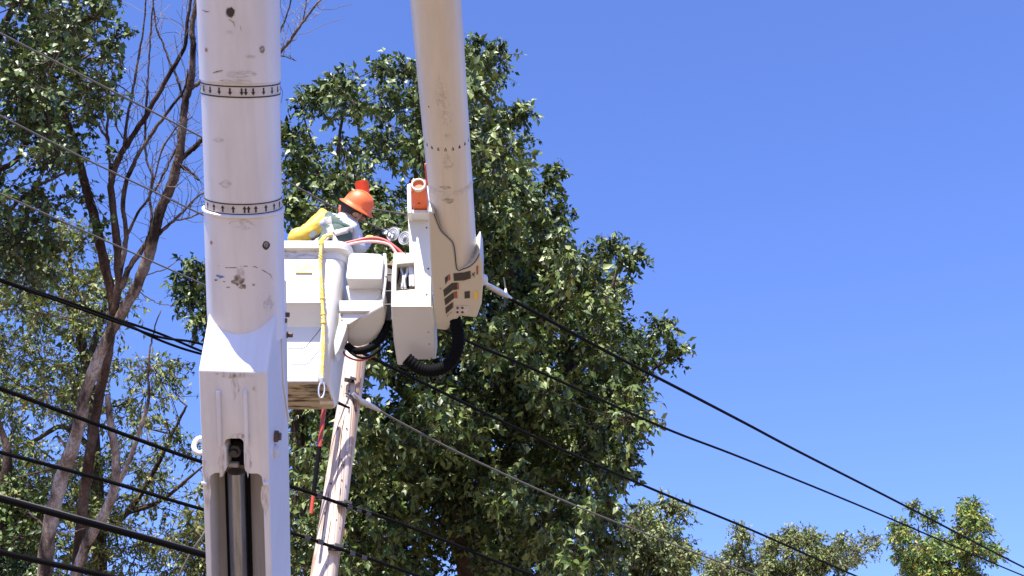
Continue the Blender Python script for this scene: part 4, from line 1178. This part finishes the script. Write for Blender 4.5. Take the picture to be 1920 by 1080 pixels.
def limb(pts, depth, name, m, parent, wob=0.0, nodes=None, k=5, n=10, seed=0, ddepth=0.0, wsc=1.0):
    """pts: (px, py, width in px)"""
    P = [at(x, y, depth + ddepth * i / max(1, len(pts) - 1)) for i, (x, y, w) in enumerate(pts)]
    R = [w * (wsc * (0.74 + 0.26 * min(1, max(0, (620 - y) / 160))) if wsc < 1 else 1) / 2 / FPX * depth for x, y, w in pts]
    P = smooth_path(P, k); R = smooth_vals(R, k)
    rr = random.Random(seed or int(pts[0][0] * 7 + pts[0][1]))
    R = [r * (1 + rr.uniform(-0.09, 0.09)) for r in R]
    if wob:
        P = [p + Vector((rr.uniform(-wob, wob), rr.uniform(-wob, wob), rr.uniform(-wob, wob))) for p in P]
    if nodes is not None:
        nodes += [(p, r) for p, r in zip(P, R)]
    return MB().tube(P, R, n).build(name, m, parent, smooth='all')
def to_ground(px, py, depth, w, top_pt=None):
    p = at(px, py, depth)
    return p
def sprays(rng, clumps, per, kleaf, L, W, cols, slen=0.34, droop=0.75, face_out=0.95):
    """clumps: array of (x,y,z,rx,rz); returns leaf arrays and twig segments"""
    C = np.repeat(clumps[:, :3], per, 0); R = np.repeat(clumps[:, 3:], per, 0)
    n = len(C)
    g_ = norm(rng.normal(size=(n, 3)))
    rad = rng.random(n) ** 0.45
    off = g_ * rad[:, None] * np.stack([R[:, 0], R[:, 0], R[:, 1]], 1)
    base = C + off
    sd = norm(g_ * 0.9 + rng.normal(size=(n, 3)) * 0.45 + np.array([0, 0, 0.15]))
    A = C + off * rng.uniform(0.3, 0.8, (n, 1)) + rng.normal(size=(n, 3)) * R[:, :1] * 0.12
    # leaves along each spray
    t = (np.arange(kleaf) + 0.6) / kleaf
    t = np.tile(t, n) + rng.normal(size=n * kleaf) * 0.05
    B = np.repeat(base, kleaf, 0); S = np.repeat(sd, kleaf, 0); G = np.repeat(g_, kleaf, 0)
    ln = slen * rng.uniform(0.6, 1.2, n); LN_ = np.repeat(ln, kleaf)
    sag = (t ** 2 * LN_ * 0.35)[:, None] * np.array([[0, 0, -1.0]])
    pos = B + S * (t * LN_)[:, None] + sag
    ld_ = S * 0.35 + norm(rng.normal(size=(len(pos), 3))) * 0.75 + np.array([0, 0, -droop])
    nr = G * face_out + rng.normal(size=(len(pos), 3)) * 0.42 + np.array([-0.08, -0.22, 0.42])
    LL = L * rng.uniform(0.5, 1.3, len(pos)); WW = LL * W * rng.uniform(0.8, 1.2, len(pos))
    cols = np.array(cols) * np.array([0.60, 0.68, 0.52])
    ci = rng.integers(0, len(cols), n)
    tint = np.repeat(cols[ci], kleaf, 0) * rng.uniform(0.7, 1.3, (len(pos), 1))
    tip = base + sd * ln[:, None] + np.array([0, 0, -1]) * (ln * 0.3)[:, None]
    return (pos, ld_, nr, LL, WW, tint), (A, tip)
def sample_clumps(rng, poly, n, depth, dthick, rpx, holes=(), dens=None, inset=True, sep=0.75, edge=False):
    xs = [p[0] for p in poly]; ys = [p[1] for p in poly]
    out = []; pix = []
    tries = 0
    while len(out) < n and tries < n * 60:
        tries += 1
        x = rng.uniform(min(xs), max(xs)); y = rng.uniform(min(ys), max(ys))
        if not in_poly(x, y, poly): continue
        if any((x - hx) ** 2 + (y - hy) ** 2 < hr * hr for hx, hy, hr in holes): continue
        if dens and rng.random() > dens(x, y): continue
        dp = depth + rng.normal() * dthick * 0.5
        r = rpx * rng.uniform(0.6, 1.25) / FPX * depth
        p = at(x, y, dp)
        out.append((p.x, p.y, p.z, r, r * rng.uniform(0.6, 0.9)))
    return np.array(out)
def connect(rng, clumps, nodes, name, m, parent, r_tip=0.008, rmax=0.05, k=3):
    """grow a side branch from the closest thicker node to every clump"""
    mb = MB()
    order = sorted(range(len(clumps)), key=lambda i: min((Vector(clumps[i][:3]) - p).length for p, r in nodes[::3]))
    for i in order:
        c = Vector(clumps[i][:3])
        best = min(nodes, key=lambda q: (q[0] - c).length + max(0, (q[0].z - c.z)) * 1.2)
        p, r = best
        L = (c - p).length
        if L < 0.05: continue
        r0 = min(r * 0.7, 0.010 + 0.014 * L, rmax)
        mid = p.lerp(c, 0.5) + Vector((rng.normal() * 0.08 * L, rng.normal() * 0.08 * L, -0.07 * L + rng.normal() * 0.05 * L))
        P = smooth_path([p, mid, c], k)
        R = [r0 + (r_tip - r0) * q / (len(P) - 1) for q in range(len(P))]
        mb.tube(P, R, 5, caps=False)
        nodes += [(q, rr_) for q, rr_ in zip(P[1:], R[1:])]
    if mb.v:
        o = mb.build(name, m, parent, smooth='all'); o['kind'] = 'stuff'
        return o
def make_tree(name, label, root_px, depth, limbs, clumps, per, kleaf, L, W, cols, bark, leafm, rng, slen=0.34, droop=0.75, group=None, tw=(0.006, 0.003), rmax=0.05):
    base = at(*root_px, depth)
    t = thing(name, label, 'tree', (base.x, base.y, 0), group)
    nodes = []
    for i, l in enumerate(limbs):
        limb(l, depth, 'trunk' if i == 0 or l[0][1] > 1190 else 'branch', bark, t, nodes=nodes, wob=0.008)
    # the trunk goes on to the ground
    p0 = at(limbs[0][0][0], limbs[0][0][1], depth); r0 = limbs[0][0][2] / 2 / FPX * depth
    if p0.z > 0.05:
        MB().tube([Vector((p0.x, p0.y, -0.02)), Vector((p0.x, p0.y, 0.3)), p0], [r0 * 1.7, r0 * 1.35, r0], 12, caps=False).build('trunk_foot', bark, t, smooth='all')
    if len(clumps):
        connect(rng, clumps, nodes, 'side_branches', bark, t, rmax=rmax)
        lv, tg = sprays(rng, clumps, per, kleaf, L, W, cols, slen, droop)
        leaves_object('crown', *lv, leafm, t)
        twig_object('twigs', tg[0], tg[1], tw[0], tw[1], bark, t)
    return t

# ---- big leafy tree behind the pole
rng = np.random.default_rng(11)
MAINP = [(565, 320), (575, 235), (605, 200), (640, 165), (700, 150), (770, 145), (850, 120), (895, 112), (926, 140), (940, 210), (958, 295), (988, 355), (1045, 425), (1112, 485), (1148, 540), (1178, 612), (1215, 662), (1192, 740), (1188, 850), (1155, 930), (1130, 1100), (560, 1100), (545, 800), (600, 700), (570, 420)]
def dens_main(x, y):
    if x < 790 and y < 440: return 0.30 + 0.6 * max(0, (x - 600) / 190) * (y / 440)
    return 1.0
holes = [(705, 715, 48), (1000, 640, 22), (690, 600, 25), (560, 600, 40), (1180, 480, 12), (930, 160, 5), (1120, 470, 14)]
cl1 = sample_clumps(rng, MAINP, 480, 20.5, 4.2, 38, holes, dens_main)
extra = []
for x, y, r in ((365, 505, 20), (352, 540, 22), (370, 560, 18), (380, 590, 16), (375, 1010, 26), (360, 1050, 30), (385, 1060, 24), (548, 262, 14), (560, 300, 14), (556, 335, 18), (560, 410, 20), (640, 150, 16), (580, 190, 16), (610, 175, 18), (1265, 660, 16), (1180, 480, 14), (1140, 470, 16), (1035, 330, 14), (975, 215, 12), (1240, 610, 14), (545, 380, 16),
                (890, 95, 14), (930, 105, 16), (720, 125, 14), (760, 130, 14)):
    p = at(x, y, 20.0 + rng.normal() * 0.4); rr_ = r / FPX * 20.5
    extra.append((p.x, p.y, p.z, rr_, rr_ * 0.8))
inner = sample_clumps(rng, [(690, 480), (900, 300), (1000, 450), (1120, 600), (1150, 800), (1140, 1100), (640, 1100), (680, 780)], 75, 23.0, 1.6, 52, [(705, 715, 70), (1000, 640, 30), (800, 690, 20)])
cl1 = np.vstack([cl1, np.array(extra), inner])
GREENS = [(0.095, 0.135, 0.030), (0.135, 0.180, 0.046), (0.200, 0.235, 0.080), (0.045, 0.070, 0.016), (0.290, 0.315, 0.125)]  # darkest tint stands in for shadow in the crown, palest for sunlit leaves
main_limbs = [
 [(900, 1150, 60), (880, 1050, 52), (850, 960, 44), (835, 890, 38), (870, 810, 30), (920, 740, 26), (950, 650, 20), (960, 560, 16), (950, 450, 12), (930, 320, 8), (915, 200, 5)],
 [(835, 890, 28), (800, 800, 24), (760, 740, 20), (712, 690, 16), (700, 600, 12), (660, 520, 10), (640, 420, 9), (632, 320, 8), (640, 230, 6), (655, 160, 4)],
 [(870, 810, 22), (960, 780, 20), (1040, 720, 16), (1100, 640, 12), (1140, 560, 8), (1160, 500, 5)],
 [(850, 960, 26), (950, 930, 22), (1060, 880, 16), (1150, 800, 12), (1200, 720, 8), (1240, 680, 5)],
 [(650, 1200, 44), (618, 1080, 40), (588, 980, 36), (568, 890, 31), (556, 810, 25), (560, 720, 18), (520, 620, 10), (440, 580, 8), (380, 570, 5), (352, 540, 3)],
 [(700, 600, 10), (760, 480, 9), (800, 350, 8), (850, 220, 6), (880, 120, 4)],
 [(640, 420, 7), (600, 340, 5), (585, 270, 4), (570, 220, 3)],
 [(600, 340, 4), (570, 300, 3), (552, 262, 2.5)],
]
make_tree('broadleaf_tree', 'big dark green broadleaf tree rising behind the pole and the booms', (900, 1150), 20.5, main_limbs, cl1, 30, 10, 0.128, 0.52, GREENS, BARKD, LEAF, rng, slen=0.30, droop=0.55)

# ---- leafy tree in the upper corner
rng = np.random.default_rng(5)
CP = [(-60, -60), (205, -60), (205, 30), (235, 90), (205, 130), (185, 150), (195, 180), (170, 215), (140, 240), (165, 290), (185, 330), (160, 365), (140, 395), (150, 430), (100, 450), (60, 510), (-60, 540)]
cl2 = sample_clumps(rng, CP, 108, 13.4, 1.8, 23, [(25, 110, 16), (50, 335, 24), (115, 345, 16), (20, 310, 14)], lambda x, y: 1.0 if y < 260 else 0.55)
DGREEN = [(0.080, 0.118, 0.028), (0.110, 0.155, 0.038), (0.055, 0.085, 0.022), (0.17, 0.215, 0.075)]
make_tree('leafy_tree', 'dark green leafy tree whose crown fills the upper left corner', (-170, 1150), 13.4,
          [[(-190, 1200, 60), (-180, 900, 50), (-150, 600, 40), (-110, 380, 32), (-60, 200, 24), (0, 60, 14), (60, -40, 8)],
           [(-110, 380, 20), (-40, 330, 14), (30, 300, 9), (70, 210, 7), (105, 150, 5), (170, 100, 4)],
           [(-150, 600, 18), (-60, 480, 12), (10, 400, 8), (70, 350, 6), (130, 320, 4)]],
          cl2, 18, 8, 0.076, 0.75, DGREEN, BARKD, LEAF, rng, slen=0.26, droop=0.4)

TWIG = mat('grey_twig', (0.20, 0.165, 0.15), 0.9, spec=0.1)
# ---- bare tree with pale peeling trunks
DB = 14.2
BT_base = at(110, 1100, DB)
BT = thing('bare_tree', 'half-dead multi-stemmed tree with pale peeling trunks and bare limbs', 'tree', (BT_base.x, BT_base.y, 0))
bare = [
 ('trunk', [(78, 1130, 46), (85, 1060, 44), (95, 980, 42), (115, 900, 40), (145, 810, 38), (160, 740, 36), (185, 670, 34), (215, 610, 31), (250, 550, 26), (267, 510, 24), (283, 467, 24), (293, 420, 23), (307, 380, 21), (320, 350, 21), (337, 287, 19), (343, 233, 17), (347, 193, 15), (358, 150, 14), (363, 83, 12), (360, 60, 11), (367, 0, 9), (370, -60, 6)]),
 ('trunk', [(138, 1130, 36), (146, 1060, 34), (155, 950, 30), (165, 880, 28), (178, 790, 29), (195, 700, 31), (205, 640, 33), (213, 590, 27), (208, 545, 22), (190, 470, 21), (178, 410, 20), (165, 365, 19), (155, 330, 18), (143, 275, 16), (128, 235, 15), (116, 195, 14), (104, 160, 12), (92, 125, 11), (85, 90, 10), (74, 30, 9), (79, -30, 7)]),
 ('branch', [(213, 590, 22), (222, 530, 19), (219, 460, 17), (213, 400, 15), (208, 350, 14), (213, 325, 14), (222, 298, 13), (238, 272, 12), (267, 227, 11), (293, 183, 10), (317, 140, 9), (345, 90, 8), (353, 33, 7), (362, -30, 5)]),
 ('branch', [(222, 530, 14), (231, 480, 13), (236, 445, 11), (231, 385, 10), (238, 340, 10), (254, 300, 9), (275, 265, 8), (310, 215, 7), (345, 168, 5), (352, 130, 4)]),
 ('branch', [(228, 540, 14), (240, 505, 13), (262, 475, 12), (280, 445, 11), (292, 425, 10)]),
 ('branch', [(236, 445, 8), (258, 400, 6), (280, 370, 5), (290, 330, 4), (305, 280, 4), (330, 240, 3), (360, 220, 2)]),
 ('branch', [(233, 272, 8), (240, 215, 6), (250, 165, 6), (258, 115, 5), (268, 60, 4), (275, -20, 3)]),
 ('branch', [(206, 330, 6), (203, 260, 6), (200, 255, 6), (203, 215, 5), (203, 180, 4), (195, 170, 3)]),
 ('branch', [(203, 262, 6), (185, 235, 5), (170, 205, 5), (157, 170, 4), (150, 130, 4), (148, 95, 4), (163, 70, 4), (170, 30, 3), (178, -20, 2)]),
 ('branch', [(118, 155, 4), (130, 110, 4), (140, 60, 4), (138, 0, 3)]),
 ('branch', [(345, 193, 6), (333, 150, 5), (318, 115, 5), (303, 75, 4), (292, 50, 4), (287, -10, 3)]),
 ('branch', [(338, 300, 10), (355, 285, 12), (372, 268, 11), (390, 252, 10), (420, 220, 9), (450, 185, 8), (490, 140, 8), (523, 100, 8), (545, 75, 7), (565, 45, 6), (580, 25, 5), (600, 0, 4), (620, -20, 3)]),
 ('branch', [(490, 140, 6), (520, 70, 5), (535, 38, 4), (545, 0, 3), (550, -30, 2)]),
 ('branch', [(565, 45, 4), (572, 20, 3), (575, -10, 2)]),
 ('branch', [(515, 103, 3), (535, 106, 3), (555, 114, 2)]),
 ('branch', [(337, 310, 8), (350, 318, 8), (362, 327, 7), (373, 338, 5)]),
 ('branch', [(358, 165, 8), (370, 158, 9), (385, 145, 9), (410, 120, 8)]),
 ('branch', [(297, 440, 8), (312, 425, 7), (330, 410, 6), (347, 392, 5), (370, 370, 4), (392, 355, 3)]),
 ('branch', [(325, 413, 4), (350, 410, 4), (370, 402, 4), (392, 392, 3)]),
 ('branch', [(283, 430, 7), (284, 400, 6), (281, 370, 5), (286, 330, 5), (275, 300, 5), (272, 250, 5), (275, 190, 5), (278, 130, 4), (283, 60, 4), (287, 10, 3)]),
 ('branch', [(290, 360, 5), (305, 330, 5), (320, 300, 5), (335, 270, 4), (350, 240, 3)]),
 ('branch', [(240, 270, 3), (222, 245, 3), (215, 215, 3), (218, 150, 2.5), (232, 140, 2)]),
 ('branch', [(252, 183, 3), (235, 168, 3), (215, 155, 2.5), (190, 138, 2)]),
 ('trunk', [(132, 1130, 34), (145, 1070, 32), (165, 1015, 30), (200, 955, 28), (215, 910, 26), (218, 860, 24), (212, 820, 22), (205, 780, 19), (202, 740, 14)]),
 ('branch', [(216, 915, 18), (235, 880, 17), (255, 830, 14), (270, 780, 12), (279, 750, 10), (278, 710, 7), (281, 660, 6), (289, 620, 5), (301, 582, 3)]),
 ('branch', [(145, 850, 9), (128, 845, 8), (112, 822, 7), (104, 818, 6)]),
 ('branch', [(55, 960, 5), (75, 978, 5), (100, 996, 5), (130, 998, 4), (160, 990, 3)]),
 ('branch', [(262, 520, 4), (285, 512, 3), (310, 505, 3), (330, 490, 2)]),
 ('branch', [(258, 545, 3), (280, 560, 3), (300, 570, 2.5), (332, 573, 2)]),
]
bnodes = []
for i, (nm, pts) in enumerate(bare):
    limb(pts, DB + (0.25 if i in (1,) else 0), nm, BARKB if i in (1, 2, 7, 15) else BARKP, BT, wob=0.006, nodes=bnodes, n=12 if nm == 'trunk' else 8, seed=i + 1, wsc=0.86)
for i in (0, 1, 23):
    x, y, w = bare[i][1][0]; p = at(x, y, DB); r = w * 0.64 / 2 / FPX * DB
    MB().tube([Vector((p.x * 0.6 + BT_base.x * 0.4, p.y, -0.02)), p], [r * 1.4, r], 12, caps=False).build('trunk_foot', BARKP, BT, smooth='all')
# fine bare twigs
rng = np.random.default_rng(21)
A = []; B = []
cand = [(p, r) for p, r in bnodes if r < 0.06 and p.z > at(200, 470, DB).z]
for _ in range(330):
    p, r = cand[rng.integers(0, len(cand))]
    d = Vector((rng.normal() * 0.45, rng.normal() * 0.4, 0.9 + rng.normal() * 0.4)).normalized()
    q = Vector(p)
    for s in range(int(rng.integers(3, 8))):
        L_ = rng.uniform(0.07, 0.16)
        q2 = q + d * L_
        A.append(tuple(q)); B.append(tuple(q2)); q = q2
        d = (d + Vector((rng.normal() * 0.3, rng.normal() * 0.28, rng.normal() * 0.2 + 0.05))).normalized()
twig_object('twigs', np.array(A), np.array(B), 0.0042, 0.0036, TWIG, BT)
# a few leaves on the bare tree
fl = []
for x, y, r in ((212, 285, 8), (192, 425, 10), (120, 305, 16), (200, 420, 9), (110, 640, 12)):
    p = at(x, y, DB); fl.append((p.x, p.y, p.z, r / FPX * DB, r / FPX * DB))
lv, tg = sprays(rng, np.array(fl), 7, 6, 0.08, 0.6, DGREEN, 0.18, 0.4)
leaves_object('leaves', *lv, LEAF, BT)

# ---- olive tree further back
rng = np.random.default_rng(9)
OP = [(-60, 440), (60, 440), (140, 410), (190, 440), (215, 520), (260, 560), (250, 640), (320, 690), (330, 640), (360, 700), (375, 760), (395, 900), (390, 1120), (-60, 1120)]
def dens_o(x, y):
    if x > 230 and y < 900: return 0.55
    if x < 180 and 760 < y < 850: return 0.4
    if x < 180: return 1.0
    return 0.62
cl3 = sample_clumps(rng, OP, 300, 19.5, 3.0, 27, [(255, 640, 30), (330, 890, 16), (250, 960, 24), (90, 800, 18), (310, 960, 20), (320, 760, 14)], dens_o)
OLIVE = [(0.23, 0.26, 0.085), (0.18, 0.22, 0.065), (0.31, 0.30, 0.12), (0.11, 0.15, 0.042), (0.36, 0.31, 0.13)]
make_tree('olive_green_tree', 'sparse olive green tree behind the pale bare trunks', (180, 1150), 19.5,
          [[(190, 1160, 34), (185, 1000, 28), (178, 850, 24), (168, 720, 20), (158, 660, 18), (140, 600, 15), (118, 555, 12), (90, 510, 9), (70, 460, 6)],
           [(165, 690, 14), (178, 640, 12), (192, 595, 9), (200, 540, 6)],
           [(140, 600, 10), (138, 540, 9), (131, 490, 8), (140, 460, 7), (155, 448, 5)],
           [(158, 660, 8), (120, 630, 7), (80, 590, 6), (50, 555, 4)],
           [(178, 850, 12), (120, 800, 10), (60, 830, 8), (20, 850, 6)],
           [(185, 1000, 16), (240, 960, 12), (290, 880, 9), (330, 800, 6), (350, 760, 4)],
           [(240, 960, 10), (300, 940, 8), (350, 900, 6), (385, 870, 4)]],
          cl3, 15, 7, 0.100, 0.42, OLIVE, BARKD, LEAFDULL, rng, slen=0.30, droop=0.6, rmax=0.04)
# a dark tree at the very edge, low down
rng = np.random.default_rng(31)
cl3b = sample_clumps(rng, [(-60, 860), (40, 890), (70, 960), (60, 1040), (110, 1120), (-60, 1120)], 34, 16.0, 1.4, 36)
make_tree('dense_tree', 'dense dark foliage tree low in the bottom left corner', (-60, 1150), 16.0,
          [[(-20, 1180, 34), (-10, 1080, 30), (0, 980, 26), (10, 900, 22), (14, 850, 16), (4, 810, 10), (-8, 770, 6)], [(0, 980, 12), (40, 950, 8), (60, 980, 5)]],
          cl3b, 30, 8, 0.085, 0.6, DGREEN, BARKD, LEAF, rng, slen=0.26, droop=0.4)

# ---- far trees at the foot of the sky
FAR = [
 ('olive_green_tree', 'grey-green tree peeking out beside the foot of the big tree', [(1190, 930), (1250, 935), (1275, 920), (1285, 985), (1290, 1030), (1310, 1080), (1310, 1130), (1150, 1130)], 30, 52, 22, [[(1240, 1160, 14), (1235, 1080, 10), (1240, 1000, 7), (1262, 940, 4)], [(1235, 1080, 7), (1280, 1050, 5), (1300, 1040, 3)]], [(0.16, 0.175, 0.08), (0.13, 0.15, 0.06), (0.20, 0.195, 0.10)], 17),
 ('slender_tree', 'slender olive tree with a spiky top at the lower frame edge', [(1325, 1060), (1352, 1045), (1376, 988), (1397, 1000), (1405, 1035), (1430, 1048), (1440, 1130), (1310, 1130)], 40, 44, 17, [[(1385, 1150, 9), (1383, 1080, 7), (1386, 1020, 5), (1390, 975, 3)]], [(0.16, 0.17, 0.075), (0.20, 0.18, 0.10), (0.12, 0.145, 0.055)], 18),
 ('round_topped_tree', 'round-topped olive tree between the slender and the sparse one', [(1425, 1035), (1465, 995), (1500, 1003), (1530, 998), (1552, 1030), (1575, 1050), (1590, 1130), (1410, 1130)], 42, 62, 17, [[(1490, 1160, 10), (1490, 1090, 8), (1485, 1040, 6), (1475, 1000, 3)], [(1490, 1090, 6), (1525, 1040, 4), (1530, 1010, 2)]], [(0.16, 0.17, 0.07), (0.19, 0.175, 0.085), (0.12, 0.145, 0.055)], 19),
 ('sparse_tree', 'sparse thin-branched sapling top against the pale blue sky', [(1555, 1020), (1578, 1008), (1600, 1000), (1638, 1002), (1645, 1022), (1615, 1048), (1600, 1060), (1565, 1070)], 42, 16, 8, [[(1570, 1160, 6), (1575, 1100, 5), (1590, 1065, 4), (1612, 1030, 3), (1625, 1010, 2)], [(1590, 1065, 3), (1585, 1030, 2), (1575, 1015, 1.5)], [(1600, 1050, 2), (1622, 1036, 1.6), (1640, 1020, 1.2)]], [(0.15, 0.165, 0.08), (0.18, 0.175, 0.10)], 20),
 ('yellowing_tree', 'bright green tree with yellow autumn patches at the lower right', [(1684, 970), (1698, 945), (1742, 945), (1762, 980), (1790, 995), (1803, 980), (1808, 948), (1845, 946), (1866, 985), (1872, 1020), (1855, 1060), (1870, 1130), (1690, 1130), (1700, 1080), (1678, 1040)], 38, 62, 17, [[(1775, 1170, 12), (1775, 1100, 9), (1770, 1060, 7), (1728, 1015, 4), (1722, 985, 2)], [(1770, 1060, 6), (1810, 1030, 5), (1830, 990, 4), (1840, 955, 2)], [(1725, 1010, 4), (1695, 1035, 3), (1688, 1045, 2)]], [(0.11, 0.165, 0.04), (0.09, 0.145, 0.035), (0.13, 0.18, 0.045), (0.15, 0.195, 0.05), (0.16, 0.19, 0.05), (0.26, 0.21, 0.04)], 23),
]
for nm, lab, poly, dep, n, rpx, limbs, cols, sd in FAR:
    rng = np.random.default_rng(sd)
    cl = sample_clumps(rng, poly, int(n * 1.35), dep, 2.0, rpx * 0.85)
    make_tree(nm, lab, (limbs[0][0][0], limbs[0][0][1]), dep, limbs, cl, 14 if nm == 'sparse_tree' else 34, 8, 0.115, 0.5, [tuple(min(0.75, v_ * 1.65) for v_ in c_) for c_ in cols], BARKD, LEAFDULL, rng, slen=0.32, droop=0.5, tw=(0.010, 0.006))  # far leaf colours lightened to carry distance haze and sun
